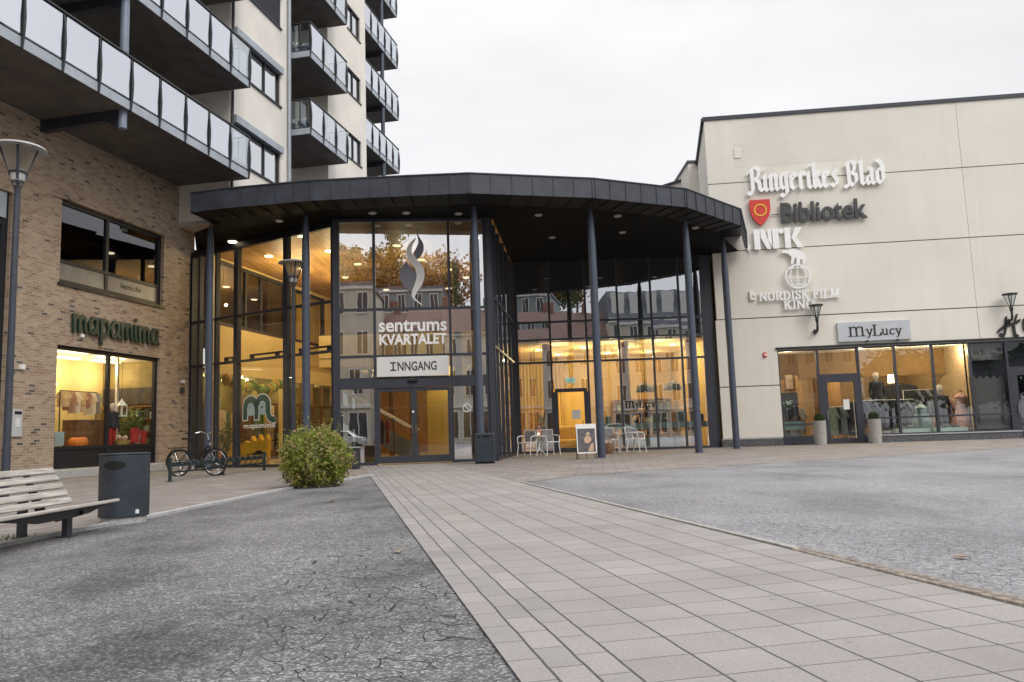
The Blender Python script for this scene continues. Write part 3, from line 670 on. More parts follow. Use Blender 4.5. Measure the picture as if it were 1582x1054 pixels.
# ================================================================ apartment block above
F = 3.43
ab = thing('apartment_block', 'cream rendered apartment block with glazed balconies rising behind the brick building', 'building', tuple(BR(5, -4, 8.75)))
ZT = 27.5
m = MB()
wall(m, BR, -30, .7, 10.24, ZT, [(-9, -7, 10.6+F*k, 12.8+F*k) for k in range(4)]+[(-4, -1.2, 10.6+F*k, 12.8+F*k) for k in range(4)], n=-.02, th=.25)
holes = [(1.0, 4.45, 11.2+F*k, 12.88+F*k) for k in range(4)]
wall(m, BR, .7, 5.1, 8.75, ZT, holes, n=2, th=.25)
holes2 = [(11.3, 12.95, 14.9+F*k, 16.25+F*k) for k in range(-1, 3)]
wall(m, BR, 8.97, 13.65, 8.75, ZT, holes2, n=2, th=.25)
wall(m, BR, 5.1, 8.97, 8.75, ZT, [(5.6, 8.4, 10.6+F*k, 12.7+F*k) for k in range(5)], n=-.02, th=.25)
for u in (.7, 5.1, 8.97, 13.65):
    n0 = -8 if u > 10 else -.3
    a = .002 if u in (.7, 8.97) else -.002
    m.quad(BR(u+a, n0, 8.75), BR(u+a, 1.999, 8.75), BR(u+a, 1.999, ZT), BR(u+a, n0, ZT))
m.quad(BR(.7, -.3, 8.752), BR(.7, 2, 8.752), BR(13.65, 2, 8.752), BR(13.65, -.3, 8.752))
m.fbox(BR, -30, 13.6, -8, 1.9, ZT, ZT+.1)
wall(m, BR, 13.65, 21, 8.75, ZT, [], n=-4, th=.25)
m.build('rendered_wall', 'render_cream', ab)
m = MB(); m.fbox(BR, .702, 13.6, .01, 1.75, 8.754, 8.9); m.build('wall_underside', 'soffit', ab)
for k in range(4):
    blind = k == 2
    w = window(ab, BR, 1.0, 4.45, 11.2+F*k, 12.62+F*k, 1.93, us=(2.15, 3.3), glass='glass_front', fm='frame_dark', fw=.075, name='window')
    m = MB(); m.fbox(BR, .96, 4.49, 1.9, 2.14, 12.60+F*k, 12.88+F*k); m.build('blind_box', 'steel_fascia', w)
    m = MB(); m.fbox(BR, .96, 4.49, 1.95, 2.07, 11.14+F*k, 11.20+F*k); m.build('sill', 'rail', w)
    if blind:
        m = MB(); m.fbox(BR, 1.02, 4.43, 1.96, 1.985, 11.25+F*k, 12.6+F*k); m.build('screen_blind', 'cloth_dark', w)
    m = MB(); m.fbox(BR, .8, 5.0, 1.3, 1.35, 11.0+F*k, 12.7+F*k); m.build('curtain', 'int_white', w)
for k in range(-1, 3):
    w = window(ab, BR, 11.3, 12.95, 14.9+F*k, 16.25+F*k, 1.93, us=(12.1,), glass='glass_front', fm='frame_dark', fw=.07)
    m = MB(); m.fbox(BR, 11.1, 13.1, 1.3, 1.35, 14.8+F*k, 16.3+F*k); m.build('curtain', 'int_white', w)
    m = MB(); m.fbox(BR, 11.26, 12.99, 1.95, 2.05, 14.84+F*k, 14.90+F*k); m.build('sill', 'rail', w)
for k in range(4):
    for a, b in ((-9, -7), (-4, -1.2)):
        window(ab, BR, a, b, 10.6+F*k, 12.8+F*k, -.07, us=((a+b)/2,), glass='glass_dark', fm='frame_dark', fw=.08, name='balcony_door')
for k in range(5): window(ab, BR, 5.6, 8.4, 10.6+F*k, 12.7+F*k, -.07, us=(7.0,), glass='glass_dark', fm='frame_dark', fw=.08, name='balcony_door')
m = MB(); m.tube([BR(.78, 2.08, 8.9), BR(.78, 2.08, ZT)], .055, 8); m.build('drainpipe', 'rail', ab, smooth=True)
m = MB(); m.tube([BR(5.02, 2.1, 8.9), BR(5.02, 2.1, ZT)], .075, 8); m.build('drainpipe', 'steel_fascia', ab, smooth=True)
def balcony(u0, u1, n0, n1, zb, nb, left=None, right=None):
    s = MB(); s.fbox(BR, u0, u1, n0, n1, zb, zb+.2); b = s.build('balcony', 'concrete_soffit', ab)
    f = MB(); f.fbox(BR, u0-.012, u1+.012, n1+.001, n1+.025, zb-.015, zb+.245)
    if right is not None: f.fbox(BR, u1+.001, u1+.02, right, n1, zb-.015, zb+.245)
    if left is not None: f.fbox(BR, u0-.02, u0-.001, left, n1, zb-.015, zb+.245)
    f.build('fascia', 'steel_fascia', b)
    step = (u1-u0)/nb
    def post(u):
        p = MB(); pr = [(n1-.03, zb-.03), (n1+.05, zb-.03), (n1+.095, zb+.35), (n1+.11, zb+.75), (n1+.08, zb+1.2), (n1+.03, zb+1.52), (n1-.03, zb+1.52)]
        p.prism([BR(u-.028, a, z) for a, z in pr], BR.u*.056); p.build('post', 'rail', b)
    for i in range(nb):
        a = u0+step*i; g = MB(); g.fbox(BR, a+.07, a+step-.07, n1+.03, n1+.044, zb+.30, zb+1.46); g.build('glass_panel', 'frosted' if i < nb-1 and not (nb == 3 and i) else 'half_clear', b)
        post(a if i else a+.03)
    post(u1-.03)
    h = MB(); h.fbox(BR, u0-.02, u1+.03, n1-.01, n1+.06, zb+1.525, zb+1.575); h.fbox(BR, u0, u1, n1+.0, n1+.028, zb+.262, zb+.285)
    for e, q in ((left, u0+.02), (right, u1-.02)):
        if e is not None: h.fbox(BR, q-.03, q+.03, e, n1-.012, zb+1.525, zb+1.575); h.fbox(BR, q-.012, q+.012, e, n1-.012, zb+.262, zb+.285)
    h.build('handrail', 'rail', b)
    for e, q in ((left, u0+.02), (right, u1-.02)):
        if e is not None:
            g = MB(); g.fbox(BR, q-.006, q+.006, e+.06, n1-.08, zb+.30, zb+1.46); g.build('glass_panel', 'clear_glass', b)
            p = MB(); p.fbox(BR, q-.02, q+.02, e, e+.04, zb, zb+1.52); p.fbox(BR, q-.02, q+.02, (e+n1)/2-.02, (e+n1)/2+.02, zb+.2, zb+1.52); p.build('post', 'rail', b)
    return b
GLASS('clear_glass', (.88, .92, .92), .12)
GLASS('half_clear', (.80, .84, .86), .38)
for k in range(4): balcony(-14.27, .62, -.02, 2.83, 10.25+F*k, 12, right=2.05)
for k in range(1, 5): balcony(5.2, 9.0, .2, 2.93, 10.25+F*k, 3, left=2.05, right=2.05)
for k in range(0, 5): balcony(14.0, 20.5, -3.9, 1.3, 13.68+F*k, 6, right=-3.6)
m = MB(); m.tube([BR(-5.6, 2.62, 9.72), BR(-5.6, 2.62, ZT)], .12, 14); m.build('balcony_column', 'pole_blue', ab, smooth=True)
m = MB(); m.tube([BR(18.3, 1.16, 8.8), BR(18.3, 1.16, ZT)], .12, 12); m.build('balcony_column', 'column_paint', ab, smooth=True)
for k in range(4):
    m = MB(); z = 10.245+F*k; m.prism([BR(-5.7, 0, z-.34), BR(-5.7, 2.15, z-.26), BR(-5.7, 2.5, z-.5), BR(-5.7, 2.5, z), BR(-5.7, 0, z)], BR.u*.2); m.build('balcony_beam', 'frame', ab)
for k in range(4):
    m = MB(); z = 13.675+F*k; m.fbox(BR, 18.2, 18.4, -3.8, 1.05, z-.28, z); m.build('balcony_beam', 'frame', ab)
for k in range(4):
    m = MB(); z = 10.24+F*k; m.bar(BR(.74, 1.4, z-.05), BR(.74, 1.98, z-.75), .06, .08); m.build('bracket', 'rail', ab)
# things kept on the balconies
for k, lab in ((1, 'blue planter box of white flowers on lower middle balcony'), (2, 'blue planter box of white flowers on upper middle balcony')):
    t = thing('planter_box', lab, 'planter', tuple(BR(5.45, 2.4, 10.45+F*k)))
    m = MB(); m.fbox(BR, 5.3, 5.55, 2.1, 2.75, 10.45+F*k, 10.8+F*k); m.build('box', P('planter_blue%d' % k, (.10, .13, .2), .5), t, bevel=.015)
    m = MB()
    for i in range(50):
        c = BR(random.uniform(5.3, 5.55), random.uniform(2.1, 2.75), 10.8+F*k+random.uniform(0, .22)); a = Vector([random.uniform(-.05, .05) for _ in range(3)]); b2 = Vector([random.uniform(-.05, .05) for _ in range(3)])
        m.quad(c-a-b2, c+a-b2, c+a+b2, c-a+b2)
    m.build('flowers', 'white_letter', t)
# ================================================================ glass entrance hall
gh = thing('glass_hall', 'glazed entrance hall with dark faceted canopy roof on slim slate columns', 'building', (-1.5, 27.5, 0))
ZS = 7.95
def glazing(fr, us, zs, glass, n=0, mw=.075, md=.14, ztop=ZS, skip=(), thick=(), lean=0):
    for i, u in enumerate(us):
        w = mw*(1.9 if i in thick else 1); m = MB(); m.fbox(fr, u-w/2, u+w/2, n-md, n+.03, 0.0, ztop); m.build('mullion', 'frame', gh)
    for z in zs:
        m = MB()
        for a, b in zip(us[:-1], us[1:]): m.fbox(fr, a+mw/2, b-mw/2, n-md*.8, n+.022, z-.04, z+.04)
        m.build('transom', 'frame', gh)
    lv = [.05]+list(zs)+[ztop]
    for i, (a, b) in enumerate(zip(us[:-1], us[1:])):
        for j, (c, d) in enumerate(zip(lv[:-1], lv[1:])):
            if (i, j) in skip: continue
            q0, q1, q2 = [random.uniform(-.0035, .0035) for _ in range(3)]
            g = MB(); g.quad(fr(a, n-.03+q0, c), fr(b, n-.03+q1, c), fr(b, n-.03+q2+(lean if d > 7 else 0), d), fr(a, n-.03+q0+q2-q1+(lean if d > 7 else 0), d)); g.build('glass_pane', glass, gh)
    for i, (a, b) in enumerate(zip(us[:-1], us[1:])):
        if (i, 0) in skip: continue
        m = MB(); m.fbox(fr, a+mw/2, b-mw/2, n-md*.8, n+.02, 0, .1); m.build('base_rail', 'frame', gh)
glazing(LG, [.06, .5, 1.12+.3, 2.5, 4.98, 7.12], [3.68, 5.3], 'glass_hall', mw=.11, thick=(3, 4))
m = MB(); m.fbox(LG, -.25, .06, -.3, .04, 0, ZS); m.fbox(LG, .06, 7.18, -.1, .05, ZS-.22, ZS); m.build('edge_frame', 'frame_dark', gh)
glazing(EN, [.06, 1.21, 3.63, 4.8], [2.73, 3.45, 4.97], 'glass_front', mw=.085, skip=((1, 0), (1, 1)), ztop=ZS-.1)
m = MB(); m.fbox(EN, -.10, .02, -.2, .05, 0, ZS); m.fbox(EN, 4.84, 5.02, -.2, .08, 0, ZS); m.fbox(EN, .02, 4.84, -.1, .04, ZS-.1, ZS); m.build('corner_post', 'frame', gh)
m = MB(); m.fbox(EN, .105, 1.165, -.1, .045, 2.42, 2.69); m.fbox(EN, 1.255, 3.585, -.1, .045, 2.42, 2.69); m.fbox(EN, 3.675, 4.75, -.1, .045, 2.42, 2.69); m.build('door_header', 'frame', gh)
m = MB(); m.fbox(EN, 2.25, 2.55, .045, .13, 2.60, 2.70); m.build('door_sensor', 'frame_dark', gh, bevel=.02)
for a, b, hs_ in ((1.255, 2.418, 1), (2.422, 3.585, -1)):
    m = MB(); m.fbox(EN, a, a+.09, -.07, .01, .05, 2.41); m.fbox(EN, b-.09, b, -.07, .01, .05, 2.41); m.fbox(EN, a+.09, b-.09, -.07, .01, 2.31, 2.41); m.fbox(EN, a+.09, b-.09, -.07, .01, .05, .27)
    d_ = m.build('sliding_door', 'frame', gh)
    g = MB(); g.quad(EN(a+.05, -.03, .2), EN(b-.05, -.03, .2), EN(b-.05, -.03, 2.36), EN(a+.05, -.03, 2.36)); g.build('pane', 'glass_hall', d_)
    x = b-.045 if hs_ > 0 else a+.045
    m = MB(); m.fbox(EN, x-.012, x+.012, .01, .05, .95, 1.25); m.build('handle', 'chrome', d_)
m = MB(); m.fbox(EN, 2.36, 2.42, .012, .03, 1.62, 1.68); m.build('lock_plate', 'white_letter', gh)
# thin no-entry ring sticker on the fixed side light
m = MB()
for i in range(16):
    a, b = i*math.pi/8, (i+1)*math.pi/8
    m.bar(EN(4.1+.13*math.cos(a), .0, 1.72+.13*math.sin(a)), EN(4.1+.13*math.cos(b), .0, 1.72+.13*math.sin(b)), .02, .02)
m.bar(EN(4.02, .0, 1.8), EN(4.18, .0, 1.64), .02, .02)
tag(m.build('ring_sticker', 'white_letter'), 'round white ring sticker with a slash on glass beside the sliding doors', 'sticker')
glazing(SG, [.1, 1.0, 2.2, 3.6, 5.2, 6.85], [3.7, 5.35], 'glass_cafe', mw=.07, n=0)
glazing(CA, [.07, 1.47, 2.97, 4.30, 5.69, 6.85, 7.8], [3.7, 4.64, 5.38], 'glass_cafe', mw=.08, skip=((1, 0),), thick=(0,), lean=.019)
m = MB(); m.fbox(CA, 7.84, 8.2, -.2, .03, 0, ZS); m.build('corner_post', 'frame', gh)
m = MB(); m.fbox(CA, 1.57, 2.90, -.1, .03, 2.46, 2.60); m.fbox(CA, 1.51, 1.69, -.1, .03, .02, 2.46); m.fbox(CA, 2.76, 2.93, -.1, .03, .02, 2.46); m.fbox(CA, 1.69, 2.76, -.1, .03, .02, .2)
d_ = m.build('cafe_door', 'frame', gh)
g = MB(); g.quad(CA(1.65, -.04, .15), CA(2.8, -.04, .15), CA(2.8, -.04, 2.5), CA(1.65, -.04, 2.5)); g.build('pane', 'glass_hall', d_)
m = MB(); m.fbox(CA, 2.66, 2.69, .03, .08, .95, 1.3); m.build('handle', 'chrome', d_)
g = MB(); g.quad(CA(1.5, -.04, 2.6), CA(2.95, -.04, 2.6), CA(2.95, -.04, 3.68), CA(1.5, -.04, 3.68)); g.build('glass_pane', 'glass_cafe', gh)
# canopy
CE = [(-9.86, 23.5), (-8.74, 23.2), (-5.9, 22.72), (-2.92, 22.58), (-1.11, 22.53), (2.70, 23.42), (5.87, 24.80), (8.44, 27.45)]
ZF0, ZF1 = 8.02, 8.63
back = [(9.6, 31.0), (9.0, 44), (-9.5, 44), (-9.3, 31), (-9.5, 26.5)]
def poly(pts, z): return [(p[0], p[1], z) for p in pts]
rp_ = CE+back
m = MB(); m.add(poly(rp_, ZF1-.02), [tuple(range(len(rp_)))]); ro = m.build('canopy_roof', 'slate', gh)
# fascia with standing seams
m = MB()
loop = CE+[(9.7, 31.0)]; loop = [(-9.6, 26.5)]+loop
for (x0, y0), (x1, y1) in zip(loop[:-1], loop[1:]):
    a, b = Vector((x0, y0, 0)), Vector((x1, y1, 0)); L = (b-a).length; fr = Frame(a, b-a)
    fr.n = Vector((fr.u.y, -fr.u.x, 0))
    m.fbox(fr, 0, L, -.10, 0, ZF0, ZF1); m.fbox(fr, -.02, L+.02, -.12, .03, ZF1, ZF1+.035)
    k = max(1, round(L/.62))
    for i in range(k+1):
        u = L*i/k if 0 < i < k else (.05 if i == 0 else L-.05)
        m.fbox(fr, u-.010, u+.010, 0.0, .022, ZF0, ZF1)
m.build('fascia', 'slate', gh)
inner = [(-9.3, 24.5), (-8.5, 24.0), (-5.75, 23.55), (-2.88, 23.42), (-1.2, 23.4), (2.35, 24.25), (5.3, 25.55), (7.7, 28.0)]
m = MB()
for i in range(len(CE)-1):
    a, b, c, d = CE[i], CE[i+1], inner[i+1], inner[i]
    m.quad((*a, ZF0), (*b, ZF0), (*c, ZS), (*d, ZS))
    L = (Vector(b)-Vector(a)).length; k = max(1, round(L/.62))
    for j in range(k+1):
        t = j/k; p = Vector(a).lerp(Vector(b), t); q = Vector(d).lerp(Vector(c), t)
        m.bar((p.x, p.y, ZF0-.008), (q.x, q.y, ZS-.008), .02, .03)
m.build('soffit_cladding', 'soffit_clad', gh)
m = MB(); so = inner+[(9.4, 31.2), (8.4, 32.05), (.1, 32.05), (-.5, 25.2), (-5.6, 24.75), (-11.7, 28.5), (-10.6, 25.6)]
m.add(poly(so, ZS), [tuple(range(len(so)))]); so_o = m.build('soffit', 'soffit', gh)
for ob in (so_o, ro):
    bm = bmesh.new(); bm.from_mesh(ob.data); bmesh.ops.triangulate(bm, faces=bm.faces[:]); bm.to_mesh(ob.data); bm.free()
for x, y in ((-7.4, 24.5), (-4.29, 24.0), (-3.23, 24.1), (-1.59, 24.4), (1.01, 24.86), (1.6, 27.9), (3.67, 25.3), (4.13, 27.5), (6.71, 27.2)):
    m = MB(); m.lathe((x, y, ZS-.03), [(.01, .0), (.11, 0), (.13, .03)], 14); m.build('soffit_downlight', 'soffit_light', gh)
for (x, y) in ((-9.72, 24.75), (-6.42, 24.05), (-1.05, 23.62), (2.67, 24.44), (6.10, 26.14), (8.22, 29.2)):
    m = MB(); m.tube([(x, y, 0), (x, y, 6.6), (x, y, 7.55), (x, y, ZS)], [.125, .125, .10, .045], 18); m.lathe((x, y, 0), [(.17, 0), (.17, .02), (.125, .03)], 18)
    m.build('column', 'column_paint', gh, smooth=True)
# ---------------- hall interior
m = MB(); fl = [(-11.8, 28.5, .016), (-5.6, 24.8, .016), (-.5, 25.1, .016), (.1, 32, .016), (8.2, 31.9, .016), (8.2, 44, .016), (-9, 44, .016)]
m.add(fl, [tuple(range(len(fl)))]); o = m.build('hall_floor', 'int_floor', gh)
m = MB(); cl = [(-11.75, 28.45, ZS+.01), (-5.62, 24.76, ZS+.01), (-.5, 25.25, ZS+.01), (.1, 32.1, ZS+.01), (.1, 44, ZS+.01), (-9, 44, ZS+.01)]
m.add(cl, [tuple(range(len(cl)))]); o2 = m.build('hall_ceiling', 'int_wood', gh)
m = MB(); cl = [(.1, 32.1, ZS+.01), (8.3, 31.95, ZS+.01), (8.3, 44, ZS+.01), (.1, 44, ZS+.01)]
m.add(cl, [(0, 1, 2, 3)]); m.build('office_ceiling', 'int_dark', gh)
for ob in (o, o2):
    bm = bmesh.new(); bm.from_mesh(ob.data); bmesh.ops.triangulate(bm, faces=bm.faces[:]); bm.to_mesh(ob.data); bm.free()
m = MB()                                                                                  # wall carried on from the brick front
wall(m, BR, 1.9, 17, 0, ZS, [(2.4, 7.7, 5.35, 8.0-.1), (8.5, 11.6, 5.35, 7.8), (2.2, 7.3, .1, 3.5), (8.3, 16, .1, 3.5)], n=.5, th=.12)
m.build('inner_wall', 'int_cream', gh)
for a, b, us in ((2.4, 7.7, (4.4, 5.6)), (8.5, 11.6, (9.6,))): window(gh, BR, a, b, 5.35, 7.86 if a < 5 else 7.8, .52, us=us, glass='glass_dark' if a < 5 else 'glass_shop', fm='int_dark', fw=.12, name='office_window')
m = MB(); m.fbox(BR, 1.9, 17, -.3, -.2, 4.5, 8.2); m.build('office_backdrop', 'int_grey', gh)
m = MB()
for a, b in ((2.5, 3.4), (6.6, 7.6), (8.6, 11.5)):
    u = a
    while u < b: m.tube([BR(u, .25+.03*math.sin(u*40), 5.45), BR(u, .25+.03*math.sin(u*40), 7.8)], .055, 6); u += .1
m.build('curtain', 'curtain', gh)
m = MB(); m.fbox(BR, 1.8, 17, -1.75, -1.65, 0, 4.0); m.fbox(BR, 1.8, 17, -1.65, .37, 3.52, 3.6); m.build('shop_backdrop', P('shopback', (.22, .17, .05), .8, 0, .35, 1), gh)
for k_, (mt, us_) in enumerate((('balloon_green', (3.0, 5.6, 8.4, 9.6)), ('curtain', (3.6, 6.3, 9.0)), ('int_wood_dark', (4.3, 7.0, 7.7, 10.2)), ('cloth_sage', (4.9, 8.05)), ('cloth_beige', (5.25, 9.3)))):
    m = MB()
    for u in us_: m.fbox(BR, u, u+random.uniform(.3, .62), -1.6, -1.3+.02*k_, .1, random.uniform(2.0, 3.1))
    m.build('hanging_goods', mt, gh)
m = MB(); m.fbox(BR, 2.3, 7.2, .3, .33, .1, .5); m.build('shop_front_sill', 'int_wood_dark', gh)
m = MB()
for u in (8.3, 9.4, 10.5, 11.6, 12.7, 13.8, 14.9): m.fbox(BR, u-.06, u+.06, .3, .45, .1, 3.5)
for z in (.9, 1.7, 2.5): m.fbox(BR, 8.36, 15, -.6, .3, z-.03, z+.03)
m.build('shelf_unit', 'int_wood_dark', gh)
m = MB(); m.fbox(WORLD, -9, .1, -44.1, -44, 0, ZS); m.fbox(WORLD, -.05, .08, -44, -32.2, 0, ZS); m.build('back_wall', 'int_wood', gh)
m = MB(); m.fbox(WORLD, -3.35, -1.75, -30.2, -30.0, 0, 3.55); m.build('golden_wall', P('int_gold', (.85, .58, .12), .6, 0, .08, 1), gh)
m = MB(); m.fbox(WORLD, -8.5, -.1, -44, -34.0, 4.0, 4.4); m.fbox(WORLD, -8.5, -.1, -34.02, -33.95, 4.4, 5.4); m.build('gallery', 'int_cream', gh)
m = MB(); m.tube([(-2.0, 28.4, 0), (-2.0, 28.4, ZS)], .15, 14); m.build('inner_column', 'int_wood', gh, smooth=True)
for x in (1.45, 4.75, 7.55):
    m = MB(); m.tube([(x, 32.9, 0), (x, 32.9, ZS)], .19, 14); m.build('inner_column', 'int_wood_dark', gh, smooth=True)
for i in range(9):
    m = MB(); x = -7.6+i*.95; m.fbox(WORLD, x-.09, x+.09, -36.2, -36.0, 0, 4.0); m.build('wood_fin', 'int_wood_dark', gh)
# floor slab between cafe and the library floor
m = MB(); m.fbox(WORLD, .12, 8.25, -44, -32.15, 4.62, 5.40); m.build('floor_slab', P('slab_band', (.075, .06, .055), .7, 0, .15, 2), gh)
m = MB(); m.fbox(WORLD, .12, 8.25, -40.1, -40, 0, 4.6); m.build('cafe_back_wall', P('cafe_gold', (.62, .44, .15), .7, 0, .12, .7), gh)
m = MB(); m.fbox(WORLD, .12, 8.25, -40.1, -32.2, 4.56, 4.615); m.build('cafe_ceiling', 'int_cream', gh)
m = MB()
x = .4
while x < 2.6: m.tube([(x, 39.6+.05*math.sin(x*30), .1), (x, 39.6+.05*math.sin(x*30), 4.5)], .09, 6); x += .17
m.build('cafe_curtain', 'curtain', gh)
m = MB()                                                                                  # shelving along the back of the cafe
for x in (5.0, 6.4, 7.8): m.box(x-.04, x+.04, 38.8, 39.9, .02, 2.3)
for z in (.5, 1.1, 1.7, 2.3): m.box(5.0, 7.8, 38.8, 39.9, z-.025, z+.025)
m.build('cafe_shelf', 'int_wood_dark', gh)
for k_, mt in enumerate(('cloth_beige', 'straw', 'mint_dark', 'cloth_dark')):
    m = MB()
    for i in range(16):
        x = random.uniform(5.1, 7.6); z = random.choice((.53, 1.13, 1.73)); h = random.uniform(.15, .42); w = random.uniform(.08, .22); m.box(x, x+w, 38.85, 39.2+.01*i, z, z+h)
    m.build('shelf_goods', mt, gh)
m = MB(); m.fbox(WORLD, 8.26, 8.4, -44, -32, 0, ZS); m.build('party_wall', 'int_cream', gh)
m = MB(); m.fbox(WORLD, .12, 8.25, -42.1, -42, 5.4, ZS); m.build('library_back_wall', 'int_grey', gh)
for a, b in ((1.55, 2.3), (2.9, 4.5), (5.3, 6.9)):                                          # black lamp bars standing on the transom
    m = MB(); m.fbox(LG, a, b, -.34, -.26, 3.86, 3.92); m.fbox(LG, a+.15, a+.19, -.32, -.14, 3.68, 3.86); m.fbox(LG, b-.19, b-.15, -.32, -.14, 3.68, 3.86); m.build('lamp_bar', 'frame_dark', gh)
for x, y in ((-9.8, 26.95), (-9.25, 29.32), (-7.21, 26.46), (-8.68, 31.74), (-6.81, 28.81), (-4.17, 28.32), (-6.2, 31.2), (-3.58, 30.8), (-7.28, 33.77), (-2.41, 32.9), (-1.99, 34.69), (-1.2, 27.6), (-4.6, 34.2), (-3.0, 37.2), (-6.0, 37.0)):
    m = MB(); m.lathe((x, y, ZS-.03), [(.01, 0), (.14, 0), (.16, .035)], 14); m.build('downlight', 'downlight', gh)
for x, y in ((1.2, 35), (3.2, 34.5), (5.2, 35), (7.2, 34.6), (2.2, 37.5), (4.6, 37.5), (6.6, 37.5)):
    m = MB(); m.lathe((x, y, 4.53), [(.01, 0), (.13, 0), (.15, .035)], 12); m.build('downlight', 'downlight', gh)
m = MB(); m.fbox(CA, 2.05, 2.45, -.5, -.45, 2.85, 3.08); m.build('exit_lamp', 'exit_sign', gh)
for x, y in ((-8.9, 30.2), (-8.68, 31.74), (-6.81, 29.3), (-4.17, 29.3), (-6.2, 31.2), (-3.58, 30.8), (-2.41, 32.9), (-7.28, 33.77)): lamp('hall_downlight_lamp', (x, y, ZS-.85), 95, r=.05)
for x, y in ((-6.5, 36.6), (-4, 38), (-2.4, 36.2)): lamp('gallery_downlight_lamp', (x, y, 3.7), 60)
lamp('hall_wall_lamp', (-2.45, 29.3, 3.3), 28)
for x, y in ((1.2, 35), (3.2, 34.5), (5.2, 35), (7.2, 34.6), (2.2, 37.5), (4.6, 37.5), (6.6, 37.5)): lamp('cafe_downlight_lamp', (x, y, 4.15), 115, (1, .78, .40), r=.05)
for x, y in ((1.9, 33.0), (4.2, 33.0), (6.3, 33.0)): lamp('cafe_counter_fill', (x, y, 4.15), 95, (1, .82, .50), r=.05)  # fill lights added to brighten the mint counter, no fixtures hang here
for u, n_ in ((-2.9, -1.2), (-.9, -1.4), (.1, -2.4), (-1.6, -2.6)): lamp('shop_ceiling_lamp', tuple(BR(u, n_, 3.45)), 40, (1, .84, .54), r=.05)
for u in (3.4, 6.0, 9.2, 12): lamp('hall_shop_lamp', tuple(BR(u, -.6, 3.25)), 40, (1, .80, .40))
# ================================================================ cream retail building on the right
rb_ = thing('retail_building', 'cream panel clad shopping building with shop front standing right of the glass hall', 'building', tuple(FA(8, -4, 0)))
rows = [(.36, 2.40), (2.44, 5.16), (5.20, 7.99), (8.03, 10.88), (10.92, 13.66)]
U1 = 26
m = MB()
for a, b in rows:
    if a < 3: m_h = [(1.8, 22, 0, 3.82)]
    else: m_h = []
    if a < 2: wall(m, FA, -.55, 1.8, a, b, n=0, th=.2)
    elif a < 3:
        wall(m, FA, -.55, 1.8, a, 3.82, n=0, th=.2); wall(m, FA, -.55, 9.55, 3.82, b, n=0, th=.2, ends=False); wall(m, FA, 9.565, U1, 3.82, b, n=0, th=.2)
    else:
        wall(m, FA, -.5, 9.55, a, b, n=0, th=.2); wall(m, FA, 9.565, U1, a, b, n=0, th=.2)
m.build('wall_panel', 'panel_cream', rb_)
m = MB(); m.fbox(FA, -.45, U1, -.28, -.06, 3.9, 13.6); m.fbox(FA, -.5, 1.75, -.28, -.06, .3, 3.9); m.build('panel_joint', 'joint', rb_)
m = MB(); m.fbox(FA, -.56, U1, -.45, .05, 13.66, 13.82); m.build('roof_trim', 'frame', rb_)
SW = Frame(FA(-.5, -.1, 0), (math.sin(R(10.5)), math.cos(R(10.5))))
m = MB(); m.quad(SW(0, 0, 0), SW(26, 0, 0), SW(26, 0, 13.66), SW(0, 0, 13.66)); m.build('side_wall', 'panel_cream', rb_)
m = MB(); m.bar(SW(0, 0, 13.74), SW(26, 0, 13.74), .2, .16); m.build('side_trim', 'frame', rb_)
m = MB(); m.fbox(FA, -.6, 1.78, -.05, .045, 0, .30); m.build('plinth', 'granite_dark', rb_)
m = MB(); m.fbox(FA, 4.98, 10.7, -.05, .06, 0, .27); m.build('plinth', 'granite_dark', rb_)
m = MB(); m.fbox(FA, 4.98, 10.72, -.06, .09, .271, .315); m.build('plinth_cap', 'granite_kerb', rb_)
m = MB(); m.fbox(FA, -.6, 1.78, -.04, .02, .302, .355); m.build('plinth_cap', 'granite_kerb', rb_)
# further roof blocks behind
m = MB(); m.box(8.95, 14, 37, 44, 6, 13.75); m.prism([(9.2, 38.5, 6), (9.4, 38.4, 6), (9.4, 38.4, 13.4), (9.2, 38.5, 13.4)], (-2.2, 2.4, 0)); m.build('rear_wall', 'panel_cream', rb_)
m = MB(); m.box(8.9, 14, 36.95, 44.05, 13.75, 13.88); m.bar((9.3, 38.4, 13.45), (7.1, 40.85, 13.45), .2, .12); m.build('rear_trim', 'frame', rb_)
# ghost of an older sign on the render
m = MB(); m.fbox(FA, .62, 5.9, .0, .004, 11.55, 12.6); m.build('sign_ghost', P('ghost', (.70, .665, .60), .8, 0, .05, .6), rb_)
# shop front
sf = MB(); us = [1.8, 3.34, 4.90, 6.30, 7.72, 9.12, 10.48, 12.2, 13.8, 15.4, 17, 18.6, 20.2, 21.9]
for i, u in enumerate(us): sf.fbox(FA, u-.045, u+.045, -.16, -.02, .02, 3.76)
sf.fbox(FA, 1.755, 21.95, -.18, -.01, 3.76, 3.84)
for a, b in zip(us[:-1], us[1:]):
    if a in (3.34, 10.48): continue
    sf.fbox(FA, a+.045, b-.045, -.15, -.02, .02, .36)
    sf.fbox(FA, a+.045, b-.045, -.14, -.04, .93 if a > 3 else .78, 1.0 if a > 3 else .85)
sf.build('shop_front_frame', 'frame', rb_)
m = MB(); m.fbox(FA, 1.74, 21.96, -.1, .06, 3.845, 3.93); m.build('lintel_trim', 'frame_dark', rb_)
for a, b in zip(us[:-1], us[1:]):
    g = MB(); zb = 2.76 if a in (3.34, 10.48) else .36
    g.quad(FA(a, -.09, zb), FA(b, -.09, zb), FA(b, -.09, 3.78), FA(a, -.09, 3.78)); g.build('shop_pane', 'glass_boutique' if a < 9 else 'glass_shop', rb_)
